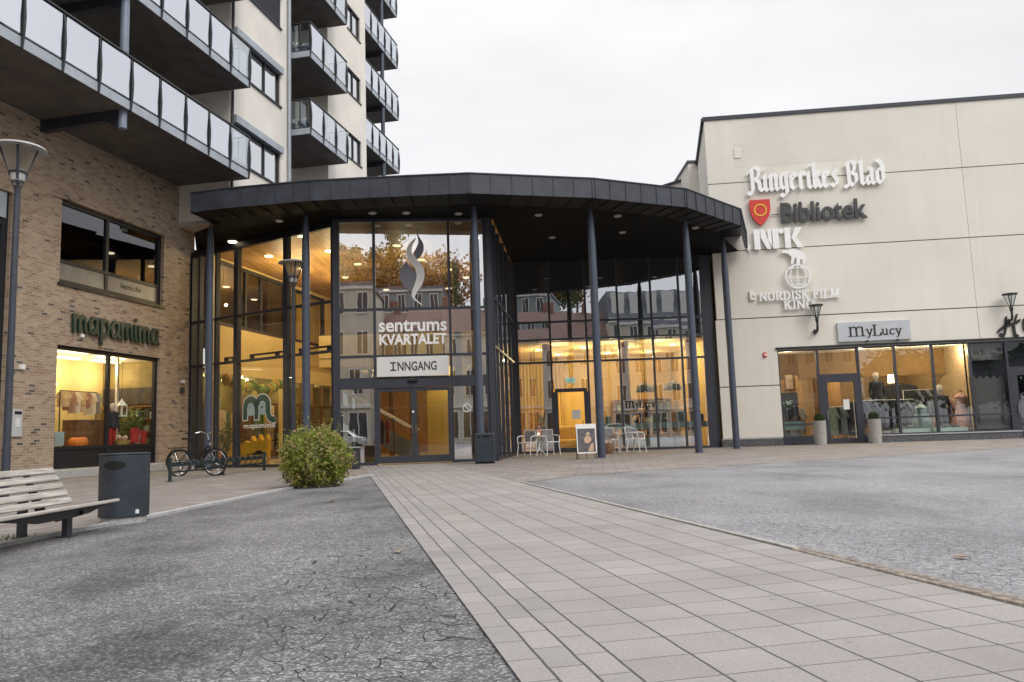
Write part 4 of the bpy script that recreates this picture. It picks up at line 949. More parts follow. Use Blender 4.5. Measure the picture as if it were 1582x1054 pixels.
for a, b in ((3.34, 4.90), (10.48, 12.2)):
    m = MB(); m.fbox(FA, a+.05, b-.05, -.15, -.02, 2.66, 2.78); m.fbox(FA, a+.05, a+.30, -.15, -.02, .03, 2.66); m.fbox(FA, b-.22, b-.05, -.15, -.02, .03, 2.66); m.fbox(FA, a+.30, b-.22, -.15, -.02, 2.45, 2.66); m.fbox(FA, a+.30, b-.22, -.15, -.02, .03, .22)
    d_ = m.build('shop_door', 'frame', rb_)
    g = MB(); g.quad(FA(a+.28, -.09, .2), FA(b-.2, -.09, .2), FA(b-.2, -.09, 2.5), FA(a+.28, -.09, 2.5)); g.build('pane', 'glass_shop' if a < 9 else 'glass_dark', d_)
    m = MB(); m.tube([FA(a+.22, .04, .95), FA(a+.22, .04, 1.35)], .018, 8); m.fbox(FA, a+.2, a+.24, -.02, .04, 1.0, 1.03); m.fbox(FA, a+.2, a+.24, -.02, .04, 1.28, 1.31); m.build('handle', 'chrome', d_)
for u in (2.4, 5.3, 6.6, 7.9, 8.9): lamp('clothes_shop_lamp', tuple(FA(u, -.85, 3.55)), 62, (1, .82, .54))
for u, n_ in ((2.5, -3.6), (4.1, -3.4), (7.0, -4.4)): lamp('clothes_shop_lamp', tuple(FA(u, n_, 3.45)), 110, (1, .80, .50))
# printed screens inside the two right panes
m = MB(); m.fbox(FA, 9.18, 10.42, -.30, -.28, 3.1, 3.75); m.fbox(FA, 12.3, 22, -.3, -.28, .3, 3.7)
zig = [(9.18, .4), (10.42, .4)]+[(10.42-i*.124, 2.35+(.14 if i % 2 else 0)) for i in range(11)]
m.prism([FA(u, -.30, z) for u, z in zig], FA.n*.02); m.build('window_screen', P('screen_grey', (.10, .097, .10), .7, 0, .15, 12), rb_)
m = MB(); m.fbox(FA, 9.15, 22, -.62, -.6, .05, 3.8); m.build('window_backing', 'cloth_dark', rb_)
# interior of the clothes shop
m = MB(); wall(m, FA, 1.2, 22.2, 0, 4.2, n=-7, th=.1, back=False); m.fbox(FA, 1.1, 1.2, -7, -.3, 0, 4.2); m.fbox(FA, 22.2, 22.3, -7, -.3, 0, 4.2); m.fbox(FA, 9.2, 9.28, -7, -.4, 0, 4.2); m.build('shop_room', P('shop_tan', (.40, .29, .17), .8, 0, .08, 1), rb_)
m = MB(); m.fbox(FA, 1.2, 22.2, -7, -.3, .005, .03); m.build('shop_floor', 'int_floor', rb_)
m = MB(); m.fbox(FA, 1.2, 22.2, -7, -.3, 3.85, 4.0); m.build('shop_ceiling', 'int_white', rb_)
m = MB(); m.fbox(FA, 1.25, 9.2, -2.6, -2.5, 2.75, 3.85); m.fbox(FA, 4.9, 5.05, -6.9, -2.62, .03, 3.85); m.build('ceiling_bulkhead', P('bulkhead', (.22, .13, .05), .8, 0, .15, 1), rb_)
for u, n in ((5.3, -.8), (6.0, -.8), (6.6, -.8), (7.3, -.8), (7.9, -.8), (8.6, -.8), (2.2, -3.4), (2.9, -3.4), (4.1, -3.4)):
    m = MB(); c = FA(u, n, 3.845 if n > -2 else 3.845); m.lathe(c, [(.01, -.02), (.07, -.02), (.085, .0)], 12); m.build('downlight', 'downlight', rb_)
# ---------------- signs on the facade
def sign(name, label, cat, mbmat, parts=None):
    pass
m = MB(); put_strokes(m, GOTH, 'Ringerikes Blad', FA, 1.15, 6.52, 10.44, 11.12, .09, .14, .25, .05, R(42), gap=.15)
tag(m.build('newspaper_lettering', 'white_letter'), 'white blackletter lettering reading Ringerikes Blad, topmost sign on cream wall', 'sign')
t = thing('library_sign', 'dark grey Bibliotek lettering beside red and yellow shield on cream wall', 'sign', tuple(FA(3.4, .1, 9.5)))
m = MB(); put_text(m, 'Bibliotek', FA, 2.32, 5.70, 9.02, 9.86, .08, .18, bold=.022); m.build('lettering', 'grey_letter', t)
sh = [(1.10, 10.06), (1.91, 10.06), (1.91, 9.62), (1.84, 9.35), (1.68, 9.12), (1.5, 8.98), (1.32, 9.12), (1.17, 9.35), (1.10, 9.62)]
m = MB(); m.prism([FA(u, .06, z) for u, z in sh], FA.n*.12); m.build('shield', 'red_paint', t)
m = MB()
for i in range(24):
    a, b = i*math.pi/12, (i+1)*math.pi/12; m.bar(FA(1.505+.235*math.cos(a), .187, 9.62+.235*math.sin(a)), FA(1.505+.235*math.cos(b), .187, 9.62+.235*math.sin(b)), .055, .02, up=FA.n)
m.build('ring', 'yellow_paint', t)
m = MB(); m.fbox(FA, 1.95, 2.3, .05, .075, 9.40, 9.43); m.fbox(FA, 2.3, 5.7, .05, .075, 9.12, 9.15); m.build('mounting_rail', 'grey_letter', t)
def gp(mb, pts, n0=.09, n1=.15): mb.prism([FA(u, n0, z) for u, z in pts], FA.n*(n1-n0))
m = MB(); z0, z1 = 7.98, 8.82; u = 1.18
gp(m, [(u, z0), (u+.24, z0), (u+.24, z1), (u, z1)])
gp(m, [(u+.27, z1), (u+.42, z1), (u+.66, z0), (u+.50, z0), (u+.27, z1-.36)])
gp(m, [(u+.56, z1), (u+.70, z1), (u+.70, z0+.06), (u+.56, z1-.47)])
gp(m, [(u+.74, z0), (u+.98, z0), (u+.98, z1), (u+.74, z1)])
ring = [(u+1.09+.11*math.cos(a*math.pi/8), z1-.12+.11*math.sin(a*math.pi/8)) for a in range(16)]; gp(m, ring)
gp(m, [(u+1.22, z0), (u+1.45, z0), (u+1.45, z1), (u+1.22, z1)])
gp(m, [(u+1.48, z0+.42), (u+1.66, z1), (u+1.92, z1), (u+1.68, z0+.42), (u+1.96, z0), (u+1.70, z0)])
tag(m.build('broadcaster_lettering', 'white_letter'), 'thick white NRK letters on cream wall under the red shield', 'sign')
t = thing('cinema_sign', 'white cinema sign with polar bear over wire globe and serif lettering on cream wall', 'sign', tuple(FA(2.8, .1, 6.6)))
m = MB(); c0, z0 = 2.80, 6.78; rr = .48
for i in range(28):
    a, b = i*math.pi/14, (i+1)*math.pi/14; m.bar(FA(c0+rr*math.cos(a), .14, z0+rr*math.sin(a)), FA(c0+rr*math.cos(b), .14, z0+rr*math.sin(b)), .06, .05, up=FA.n)
for k in (-.62, 0, .62):
    pts = [FA(c0+rr*k*math.sin(a*math.pi/12), .14+.004*(k+1), z0+rr*math.cos(a*math.pi/12)) for a in range(13)]
    for p, q in zip(pts[:-1], pts[1:]): m.bar(p, q, .035, .04, up=FA.n)
for h in (-.3, 0, .3):
    w = math.sqrt(rr*rr-h*h)
    pts = [FA(c0+w*s_/6, .16, z0+h-.05*(1-(s_/6)**2)*(1 if h <= 0 else -1)) for s_ in range(-6, 7)]
    for p, q in zip(pts[:-1], pts[1:]): m.bar(p, q, .03, .04, up=FA.n)
m.build('globe', 'white_letter', t)
m = MB(); bear = [(2.22, 7.84), (2.30, 7.90), (2.42, 7.90), (2.72, 7.92), (2.98, 7.84), (3.12, 7.66), (3.16, 7.42), (3.10, 7.30), (3.02, 7.28), (3.04, 7.46), (2.95, 7.50), (2.90, 7.28), (2.78, 7.27), (2.80, 7.48), (2.74, 7.58), (2.66, 7.30), (2.56, 7.30), (2.60, 7.58), (2.50, 7.72), (2.36, 7.78), (2.24, 7.78)]
gp(m, bear, .10, .16); m.build('bear', 'white_letter', t)
m = MB(); put_strokes(m, ROM, 'NORDISK FILM', FA, 1.24, 4.36, 5.86, 6.20, .08, .12, .19, .085, 0, gap=.15)
put_strokes(m, ROM, 'KINO', FA, 2.18, 3.36, 5.47, 5.80, .08, .12, .19, .085, 0, gap=.15); m.build('lettering', 'white_letter', t)
m = MB(); m.fbox(FA, .86, .93, .02, .1, 5.95, 6.3); m.fbox(FA, .86, 1.06, .02, .1, 5.92, 6.0); m.fbox(FA, 1.0, 1.08, .02, .1, 6.08, 6.16); tag(m.build('cable_box', 'white_letter'), 'small white cable box on cream wall left of the cinema lettering', 'box')
wallbox(FA, .95, 8.1, .10, .28, .09, 'white_letter', 'cable_box', 'small white cable box on cream wall below the thick white letters', 'box')
m = MB(); m.tube([FA(1.0, .04, 10.9), FA(1.02, .04, 9.2), FA(.98, .04, 8.3), FA(1.0, .05, 7.7), FA(.9, .05, 7.6)], .008, 6); tag(m.build('wall_cable', 'white_letter'), 'thin white cable hanging down cream wall beside the signs', 'cable')
wallbox(FA, .78, 12.15, .28, .42, .03, 'panel_cream', 'vent_cover', 'square cream vent cover near the top of the cream wall', 'vent')
t = thing('fire_bell', 'small red fire alarm bell on cream wall left of shop front', 'alarm bell', tuple(FA(1.3, 0, 3.65)))
m = MB(); m.fbox(FA, 1.24, 1.37, 0, .07, 3.56, 3.76); m.build('housing', 'red_paint', t, bevel=.015)
m = MB(); m.fbox(FA, 1.27, 1.34, .071, .1, 3.62, 3.70); m.build('lens', 'white_letter', t)
t = thing('shop_name_board', 'silver MyLucy board on cream wall above the lit clothes shop', 'sign', tuple(FA(5.55, .05, 4.4)))
m = MB(); m.fbox(FA, 4.17, 6.95, 0, .12, 4.03, 4.82); m.build('board', 'sign_silver', t, bevel=.015)
m = MB(); put_strokes(m, ROM, 'm', FA, 4.58, 5.22, 4.24, 4.62, .121, .135, .16, .05, 0, gap=.1); put_strokes(m, ROM, 'y', FA, 5.26, 5.50, 4.26, 4.50, .121, .135, .18, .06, 0)
put_strokes(m, ROM, 'L', FA, 5.52, 5.84, 4.24, 4.66, .121, .135, .15, .05, 0); put_strokes(m, ROM, 'ucy', FA, 5.86, 6.60, 4.25, 4.48, .121, .135, .2, .06, 0, gap=.1); m.build('lettering', 'black_letter', t)
m = MB(); m.fbox(FA, 5.25, 5.32, .0, .16, 3.99, 4.06); m.fbox(FA, 6.4, 6.47, 0, .16, 3.99, 4.06); m.build('clip', 'grey_letter', t)
# brush lettering cut by the frame on the right
BRUSH = {'H': (1.0, [[(.2, .98), (.1, .2), (-.02, -.2), (-.25, -.1)], [(.85, 1.1), (.6, .4), (.62, -.15), (.8, -.3)], [(-.35, .1), (.1, .45), (.7, .6), (1.0, .75)]]),
 'u': (.7, [[(.05, .8), (.02, .2), (.2, .05), (.45, .4), (.55, .8)], [(.55, .8), (.5, .1), (.7, .05)]]), 'n': (.75, [[(.05, .8), (.05, 0)], [(.05, .5), (.35, .8), (.5, .6), (.5, .1), (.7, .05)]]),
 'k': (.7, [[(.1, 1.3), (.05, 0)], [(.5, .8), (.1, .4), (.6, 0)]]), 'e': (.6, [[(.05, .4), (.5, .5), (.35, .8), (.08, .5), (.15, .08), (.5, .1)]]), 'm': (1.0, [[(.05, .8), (.05, 0)], [(.05, .5), (.3, .8), (.45, .6), (.45, 0)], [(.45, .5), (.7, .8), (.85, .6), (.85, .1), (1, .05)]])}
m = MB(); put_strokes(m, BRUSH, 'Hu', FA, 10.45, 11.62, 4.12, 4.72, .02, .07, .2, .07, R(60), gap=.2)
tag(m.build('brush_lettering', 'black_letter'), 'black brush style lettering at right frame edge above dark shop panes', 'sign')
# ---------------- wall torches
def wall_lamp(u, zt, label):
    t = thing('wall_lamp', label, 'wall lamp', tuple(FA(u, .3, zt-1.1)), group='funnel wall lamps on the cream wall')
    c = lambda n, z, du=0: FA(u+du, n, zt+z)
    m = MB(); m.lathe(c(.42, 0), [(.02, .02), (.27, .02), (.28, .0), (.26, -.03), (.02, -.03)], 20); m.build('lamp_cap', 'lamp_dark', t, smooth=True)
    m = MB()
    for i in range(4):
        a = math.pi/4+i*math.pi/2; p = c(.42, -.03)+Vector((.22*math.cos(a), .22*math.sin(a), 0)); q = c(.42, -.52)+Vector((.05*math.cos(a), .05*math.sin(a), 0)); m.bar(p, q, .035, .02)
    m.lathe(c(.42, -.62), [(.0, -.08), (.05, -.06), (.07, .04), (.06, .14)], 12); m.build('cage', 'lamp_dark', t)
    m = MB(); m.lathe(c(.42, -.5), [(.05, 0), (.19, .46)], 16); m.build('lens', 'clear_glass', t)
    m = MB(); m.tube([c(.42, -.62), c(.42, -.85), c(.36, -1.0), c(.14, -1.02), c(0, -1.0)], [.04, .045, .05, .055, .06], 10); m.lathe(c(.08, -1.02), [(.0, -.1), (.09, -.05), (.1, .03), (.06, .09), (0, .1)], 12); m.build('bracket', 'lamp_dark', t, smooth=True)
wall_lamp(3.33, 5.52, 'black funnel wall lamp on cream wall below the cinema lettering')
wall_lamp(10.62, 5.58, 'black funnel wall lamp on cream wall beside the brush lettering')
# ---------------- brick wall sign
m = MB(); put_strokes(m, HAND, 'mapamima', BR, -4.32, -.42, 4.30, 4.80, .05, .12, .20, .20, 0, k=0, gap=.11)
tag(m.build('shop_lettering', 'green_letter'), 'dark green rounded lettering reading mapamima on brick wall above the lit window', 'sign')
m = MB(); put_strokes(m, GOTH, 'Ringerikes Blad', BR, -2.05, -1.05, 6.02, 6.12, -.163, -.160, .25, .05, R(42), gap=.13); tag(m.build('film_lettering', 'black_letter'), 'small dark blackletter lettering on grey film of the brick building window', 'lettering')
# ---------------- entrance signs
t = thing('entrance_board', 'white board reading INNGANG in dark letters above the sliding doors', 'sign', tuple(EN(2.4, .06, 3.1)))
m = MB(); m.fbox(EN, 1.27, 3.56, .03, .10, 2.775, 3.41); m.build('board', 'sign_white', t, bevel=.012)
m = MB(); put_strokes(m, ROM, 'I', EN, 1.72, 1.86, 2.98, 3.22, .101, .112, .17, .17, 0); put_text(m, 'NNGANG', EN, 1.93, 3.17, 2.955, 3.245, .101, .112, bold=.012); m.build('lettering', 'grey_letter', t)
t = thing('centre_logo', 'white and grey flame emblem over sentrums KVARTALET lettering on entrance glass', 'sign', tuple(EN(2.4, .04, 5)))
def spline(ctrl, k=10):
    out = []
    for i in range(len(ctrl)-1):
        p0, p1, p2, p3 = ctrl[max(i-1, 0)], ctrl[i], ctrl[i+1], ctrl[min(i+2, len(ctrl)-1)]
        for j in range(k):
            t_ = j/k; out.append(tuple(.5*((2*b)+(c-a)*t_+(2*a-5*b+4*c-d)*t_*t_+(3*b-a-3*c+d)*t_**3) for a, b, c, d in zip(p0, p1, p2, p3)))
    return out+[ctrl[-1]]
def ribbon(mb, fr, left, right, n0, n1):
    L, Q = spline(left), spline(right)
    for i in range(len(L)-1):
        mb.prism([fr(L[i][0], n0, L[i][1]), fr(Q[i][0], n0, Q[i][1]), fr(Q[i+1][0], n0, Q[i+1][1]), fr(L[i+1][0], n0, L[i+1][1])], fr.n*(n1-n0))
def lp(x, y): return (2.02+(x-565)/164*.745+.02, 7.62-(y-90)/548*2.56)      # emblem drawn on its own grid
WL = [lp(680, 160), lp(632, 205), lp(614, 265), lp(632, 325), lp(672, 375), lp(684, 430), lp(668, 490), lp(648, 545), lp(655, 585), lp(715, 636)]
WR = [lp(684, 162), lp(655, 215), lp(655, 265), lp(690, 310), lp(730, 365), lp(741, 425), lp(722, 490), lp(684, 545), lp(672, 585), lp(720, 630)]
m = MB(); ribbon(m, EN, WL, WR, .022, .025); m.build('flame', 'flame_white', t)
GL = [lp(612, 330), lp(578, 370), lp(566, 420), lp(580, 480), lp(615, 522), lp(648, 540)]
GR = [lp(618, 332), lp(650, 372), lp(682, 420), lp(676, 470), lp(662, 515), lp(650, 543)]
m = MB(); ribbon(m, EN, GL, GR, .010, .018); m.build('shadow_flame', 'grey_flame', t); m = MB()
GL2 = [lp(686, 90), lp(696, 150), lp(700, 195), lp(680, 240), lp(664, 270), lp(690, 308)]
GR2 = [lp(690, 90), lp(708, 150), lp(734, 195), lp(738, 240), lp(722, 280), lp(694, 312)]
ribbon(m, EN, GL2, GR2, .010, .018); m.build('shadow_flame', 'grey_flame', t)
m = MB(); put_text(m, 'sentrums', EN, 1.34, 3.52, 4.22, 4.60, .022, .030, bold=.022); put_text(m, 'KVARTALET', EN, 1.36, 3.51, 3.80, 4.15, .022, .030, bold=.030); m.build('lettering', 'white_letter', t)
t = thing('window_logo', 'dark green and pale blue elephant shaped emblem with white lettering on hall glass', 'window sticker', tuple(LG(3.7, .04, 1.9)))
def arc(cx, cz, r0, r1, a0, a1, fr, n0, n1, mb, k=14, sq=1.0):
    for i in range(k):
        a, b = R(a0+(a1-a0)*i/k), R(a0+(a1-a0)*(i+1)/k)
        mb.prism([fr(cx+r0*math.cos(a), n0, cz+sq*r0*math.sin(a)), fr(cx+r1*math.cos(a), n0, cz+sq*r1*math.sin(a)), fr(cx+r1*math.cos(b), n0, cz+sq*r1*math.sin(b)), fr(cx+r0*math.cos(b), n0, cz+sq*r0*math.sin(b))], fr.n*(n1-n0))
def eleph(mb, gw, n0, n1):
    arc(3.30, 2.05, .16-gw, .38+gw, 0, 180, LG, n0, n1, mb); arc(3.88, 2.08, .16-gw, .38+gw, 0, 180, LG, n0, n1, mb)
    for a, b, c, d in ((2.92, 3.12, 1.62, 2.05), (3.50, 3.68, 1.62, 2.06), (4.04, 4.26, 1.85, 2.08)): mb.fbox(LG, a-gw, b+gw, n0, n1, c-gw, d)
    arc(4.42, 1.85, .16-gw, .36+gw, 180, 290, LG, n0, n1, mb)
m = MB(); eleph(m, .035, .012, .016); m.build('outline', 'white_letter', t)
m = MB(); eleph(m, 0, .018, .022); m.build('emblem', 'logo_green', t)
m = MB(); arc(3.3, 2.05, 0, .155, 0, 180, LG, .0165, .0175, m); m.fbox(LG, 3.12, 3.50, .0165, .0175, 1.76, 2.05); m.build('body_patch', 'logo_blue', t)
m = MB(); arc(3.88, 2.06, 0, .155, 0, 180, LG, .0165, .0175, m); m.fbox(LG, 3.68, 4.04, .0165, .0175, 1.78, 2.06); m.build('head_patch', 'logo_blue', t)
m = MB(); arc(3.86, 2.02, 0, .04, 0, 360, LG, .0235, .026, m); m.build('eye', 'black_letter', t)
m = MB(); put_strokes(m, HAND, 'mapamima', LG, 2.95, 4.50, 1.34, 1.44, .012, .018, .26, .26, 0, k=0, gap=.10); m.build('lettering', 'white_letter', t)
t = thing('cafe_lettering', 'dark MyLucy lettering on the cafe window glass below the pendant lamps', 'window sticker', tuple(CA(5, .03, 1.8)))
m = MB(); put_strokes(m, ROM, 'm', CA, 4.42, 4.80, 1.72, 2.0, .0, .006, .22, .08, 0); put_strokes(m, ROM, 'y', CA, 4.84, 4.98, 1.74, 1.9, .0, .006, .22, .08, 0); put_strokes(m, ROM, 'L', CA, 5.0, 5.17, 1.72, 1.98, .0, .006, .22, .08, 0); put_strokes(m, ROM, 'ucy', CA, 5.19, 5.62, 1.73, 1.89, .0, .006, .22, .08, 0); m.build('lettering', 'black_letter', t)
# ================================================================ street furniture
def street_lamp(loc, H, label, k=1.0):
    t = thing('street_lamp', label, 'street lamp', loc, group='funnel topped street lamps')
    m = MB(); m.lathe((0, 0, 0), [(.13, 0), (.13, .03), (.075, .05), (.072, .9), (.066, .95), (.058, H-1.0), (.054, H-.82), (.07, H-.76)], 16); m.build('pole', 'lamp_paint', t, smooth=True, local=True)
    m = MB(); m.lathe((0, 0, H), [(.0, .03), (.30, .03), (.44*k, -.01), (.47*k, -.05), (.45*k, -.06), (.30, -.03), (.0, -.03)], 28); m.build('top_disc', 'lamp_disc', t, smooth=True, local=True)
    m = MB()
    for i in range(4):
        a = .5+i*math.pi/2; ca, sa = math.cos(a), math.sin(a); m.bar((.30*ca, .30*sa, H-.04), (.055*ca, .055*sa, H-.80), .045, .03)
    m.lathe((0, 0, H-.50), [(.15, -.02), (.165, 0), (.15, .02)], 20); m.build('cage', 'lamp_paint', t, local=True)
    m = MB(); m.lathe((0, 0, H), [(.09, -.66), (.28, -.05)], 24); m.build('lens', 'lamp_lens', t, smooth=True, local=True)
    m = MB(); m.lathe((0, 0, H), [(.0, -.70), (.12, -.66), (.14, -.46), (.08, -.40), (0, -.40)], 16); m.build('burner', 'lamp_disc', t, smooth=True, local=True)
def mat_lens():
    m, n, l, b = nodes('lamp_lens'); out = n['Material Output']; n.remove(b)
    d = n.new('ShaderNodeBsdfTranslucent'); d.inputs[0].default_value = (.8, .77, .73, 1); t = n.new('ShaderNodeBsdfTransparent'); t.inputs[0].default_value = (.85, .82, .8, 1)
    a = n.new('ShaderNodeMixShader'); a.inputs[0].default_value = .4; l.new(d.outputs[0], a.inputs[1]); l.new(t.outputs[0], a.inputs[2]); l.new(a.outputs[0], out.inputs[0])
mat_lens()
street_lamp((-9.17, 14.1, 0), 6.54, 'tall dark street lamp in front of brick wall behind the bench')
street_lamp((-6.86, 24.2, 0), 6.50, 'tall dark street lamp standing before hall glass behind the bush')
# bench
t = thing('park_bench', 'weathered slatted wooden bench on dark steel legs beside the dark round bin', 'bench', (-4.7, 7.2, 0))
YA, YB = 4.3, 8.52
def slat(p0, p1, w, th, tilt):
    m = MB(); up = Vector((-math.sin(tilt), 0, math.cos(tilt)))
    m.bar(p0, p1, w, th, up=up); return m.build('slat', 'bench_wood', t, bevel=.008)
for i, x in enumerate((-4.335, -4.435, -4.535, -4.635)): slat((x, YA, .30-.012*i), (x, YB-.0*i, .30-.012*i), .088, .032, .1)
for i in range(5):
    s_ = .03+.082*i*1.02; x = -4.70-.045*i; z = .335+.078*i
    slat((x, YA, z), (x, YB-.22-.005*i, z), .066, .03, R(-60))
for y in (5.2, 7.9):
    m = MB(); pr = [(-4.33, .255), (-4.60, .23), (-4.73, .27), (-4.93, .66), (-4.96, .64), (-4.80, .22), (-4.6, .15), (-4.33, .215)]
    m.prism([(a, y-.02, b) for a, b in pr], (0, .04, 0)); m.build('seat_bracket', 'frame_dark', t)
    for x in (-4.5, -4.95):
        m = MB(); m.bar((x, y, 0.0), (x, y, .24 if x > -4.7 else .40), .055, .09, up=Vector((0, 1, 0))); m.fbox(WORLD, x-.07, x+.07, -y-.07, -y+.07, 0, .012); m.build('leg', 'frame', t)
m = MB(); m.prism([(-4.36, 7.8, .20), (-4.36, 8.05, .215), (-4.36, 8.3, .26), (-4.36, 8.5, .278), (-4.36, 6.6, .278), (-4.36, 6.9, .24), (-4.36, 7.2, .20)], (-.03, 0, 0)); m.build('front_beam', 'frame_dark', t)
# bin by the bench
t = thing('litter_bin', 'large dark slate round bin with oval opening beside the wooden bench', 'litter bin', (-4.56, 9.15, 0))
fp = []
for i in range(40):
    a = 2*math.pi*i/40; ca, sa = math.cos(a), math.sin(a); e = 2/3.0
    fp.append((math.copysign(abs(ca)**e, ca)*.235, math.copysign(abs(sa)**e, sa)*.25))
rotb = R(-38); fp = [(x*math.cos(rotb)-y*math.sin(rotb), x*math.sin(rotb)+y*math.cos(rotb)) for x, y in fp]
m = MB(); m.prism([(x-4.56, y+9.15, .075) for x, y in fp], (0, 0, .70)); m.build('body', 'bin_paint', t, bevel=.01)
m = MB(); m.prism([(x*1.02-4.56, y*1.02+9.15, .776) for x, y in fp], (0, 0, .022)); m.build('lid', 'bin_paint', t, bevel=.008)
m = MB(); m.prism([(x*.9-4.56, y*.9+9.15, 0) for x, y in fp], (0, 0, .074)); m.build('base', 'granite_kerb', t)
def best(nx, ny): return max(fp, key=lambda p: p[0]*nx+p[1]*ny)
dv = Vector((.446, -.895, 0))
def on_body(du, z, out=.004):
    """point of the bin's front at sideways offset du"""
    sx_ = Vector((-dv.y, dv.x, 0)); ray_n = None; bestp = None
    for a, b in zip(fp, fp[1:]+fp[:1]):
        A, B = Vector((*a, 0)), Vector((*b, 0)); pa, pb = A.dot(sx_), B.dot(sx_)
        if min(pa, pb) <= du <= max(pa, pb) and abs(pa-pb) > 1e-6:
            q = A.lerp(B, (du-pa)/(pb-pa))
            if bestp is None or q.dot(dv) > bestp.dot(dv): bestp = q
    return bestp+dv*out+Vector((-4.56, 9.15, z))
m = MB(); k = 24; vs = []
for i in range(k+1):
    c_ = math.cos(math.pi*i/k); h_ = .05*math.sin(math.pi*i/k); vs += [on_body(-.10+.115*c_, .665-h_, .006), on_body(-.10+.115*c_, .665+h_, .006)]
m.add(vs, [(2*i, 2*i+2, 2*i+3, 2*i+1) for i in range(k)]); m.build('opening', 'bin_dark', t)
p = on_body(.13, .13, .006); m = MB(); m.box(p.x-.02, p.x+.02, p.y-.004, p.y+.02, p.z-.02, p.z+.025); m.build('sticker', 'white_letter', t)
# bin at the entrance column
t = thing('litter_bin', 'dark slate box bin with two oval openings against entrance column', 'litter bin', (-.92, 23.15, 0))
m = MB(); m.box(-1.20, -.62, 22.95, 23.42, .04, .90); m.build('body', 'bin_paint', t, bevel=.03)
m = MB()
for cx_, w in ((-1.08, .05), (-.86, .14)):
    pts = [(cx_+w*math.cos(a*math.pi/8), 22.946, .80+.04*math.sin(a*math.pi/8)) for a in range(16)]; m.add(pts, [tuple(range(16))])
m.build('opening', 'bin_dark', t)
m = MB(); m.box(-1.19, -1.12, 22.97, 23.03, 0, .04); m.box(-.70, -.63, 22.97, 23.03, 0, .04); m.box(-1.19, -.63, 23.3, 23.4, 0, .04); m.build('foot', 'bin_dark', t)
t = thing('litter_bin', 'small dark bin with pale lid against hall glass right of bush', 'litter bin', (-4.6, 22.4, 0))
m = MB(); m.box(-4.86, -4.47, 22.2, 22.6, .02, .60); m.build('body', 'bin_paint', t, bevel=.02)
m = MB(); m.box(-4.88, -4.45, 22.18, 22.62, .601, .63); m.build('lid', 'lamp_disc', t, bevel=.01)
# bush
t = thing('round_bush', 'round flowering bush with pinkish blossoms at the end of the granite kerb', 'bush', (-3.80, 14.8, 0))
def leafy(parent, n, fn, mat, name, size, stretch=2.4, flat=0):
    m = MB()
    for i in range(n):
        c = fn(); d = Vector((random.gauss(0, 1), random.gauss(0, 1), random.gauss(.4, 1))).normalized(); s_ = size*random.uniform(.6, 1.4)
        x = d.cross(Vector((random.gauss(0, 1), random.gauss(0, 1), random.gauss(0, 1)))).normalized()
        m.add([c-d*s_*stretch*.5, c+x*s_*.45, c+d*s_*stretch*.5, c-x*s_*.45], [(0, 1, 2, 3)])
    return m.build(name, mat, parent)
def bush_r(th, ph): return 1+.11*math.sin(3*th+1)*math.cos(2*ph)+.08*math.sin(7*th+ph*5)+.05*math.sin(13*th-4*ph)
def bush_pt(lo=.45, hi=1.0):
    while True:
        th = random.uniform(0, 2*math.pi); ph = math.asin(random.uniform(-.98, 1)); r = random.uniform(lo**3, hi**3)**(1/3)*bush_r(th, ph)
        p = Vector((.62*r*math.cos(th)*math.cos(ph)**.8, .62*r*math.sin(th)*math.cos(ph)**.8, .50+.58*r*math.sin(ph)))
        if p.z > .02: return p+Vector((-3.80, 14.8, 0))
leafy(t, 10500, lambda: bush_pt(.5, 1.0), 'bush_leaf', 'foliage', .033)
def flower_pt():
    while True:
        p = bush_pt(.92, 1.06); q = p-Vector((-3.8, 14.8, .3))
        if math.sin(q.x*9)+math.sin(q.z*11+q.y*6) > -.6: return p
leafy(t, 1100, flower_pt, 'bush_flower', 'blossom', .032, stretch=1.1)
m = MB()
for i in range(190):                                                                    # shoots sticking out of the outline
    p = bush_pt(.9, 1.0); q = (p-Vector((-3.8, 14.8, .35))).normalized(); L = random.uniform(.08, .24)*(1.6 if random.random() < .12 else 1); e = p+q*L+Vector((0, 0, .04))
    for j in range(6):
        c = p.lerp(e, j/5); d = Vector((random.gauss(0, 1), random.gauss(0, 1), random.gauss(.5, .6))).normalized()*.05; x = d.cross(q).normalized()*.012; m.add([c-d*.2, c+x, c+d, c-x], [(0, 1, 2, 3)])
m.build('leafy_shoots', 'bush_leaf', t)
m = MB()
for i in range(26):
    a = random.uniform(0, 6.28); r = random.uniform(.02, .25); p = Vector((-3.8+r*math.cos(a), 14.8+r*math.sin(a), 0)); m.tube([p, p+Vector((math.cos(a)*.12, math.sin(a)*.12, .35)), p+Vector((math.cos(a)*.3, math.sin(a)*.3, .8))], [.014, .010, .004], 5)
m.build('stem', 'bark', t)
m = MB(); m.lathe((-3.8, 14.8, .012), [(.50, 0), (.45, .02), (.3, .05), (.001, .06)], 22); m.build('soil_bed', 'soil', t)
m = MB()
for i in range(26):
    p = Vector((-4.98+random.gauss(0, .12), 7.75+random.gauss(0, .1), .01)); h = random.uniform(.02, .06); d = Vector((random.gauss(0, .02), random.gauss(0, .02), h)); m.add([p-Vector((.008, 0, 0)), p+Vector((.008, 0, 0)), p+d], [(0, 1, 2)])
tag(m.build('weed_tuft', 'grass_leaf'), 'small green weed tuft growing at foot of bench leg', 'weed')
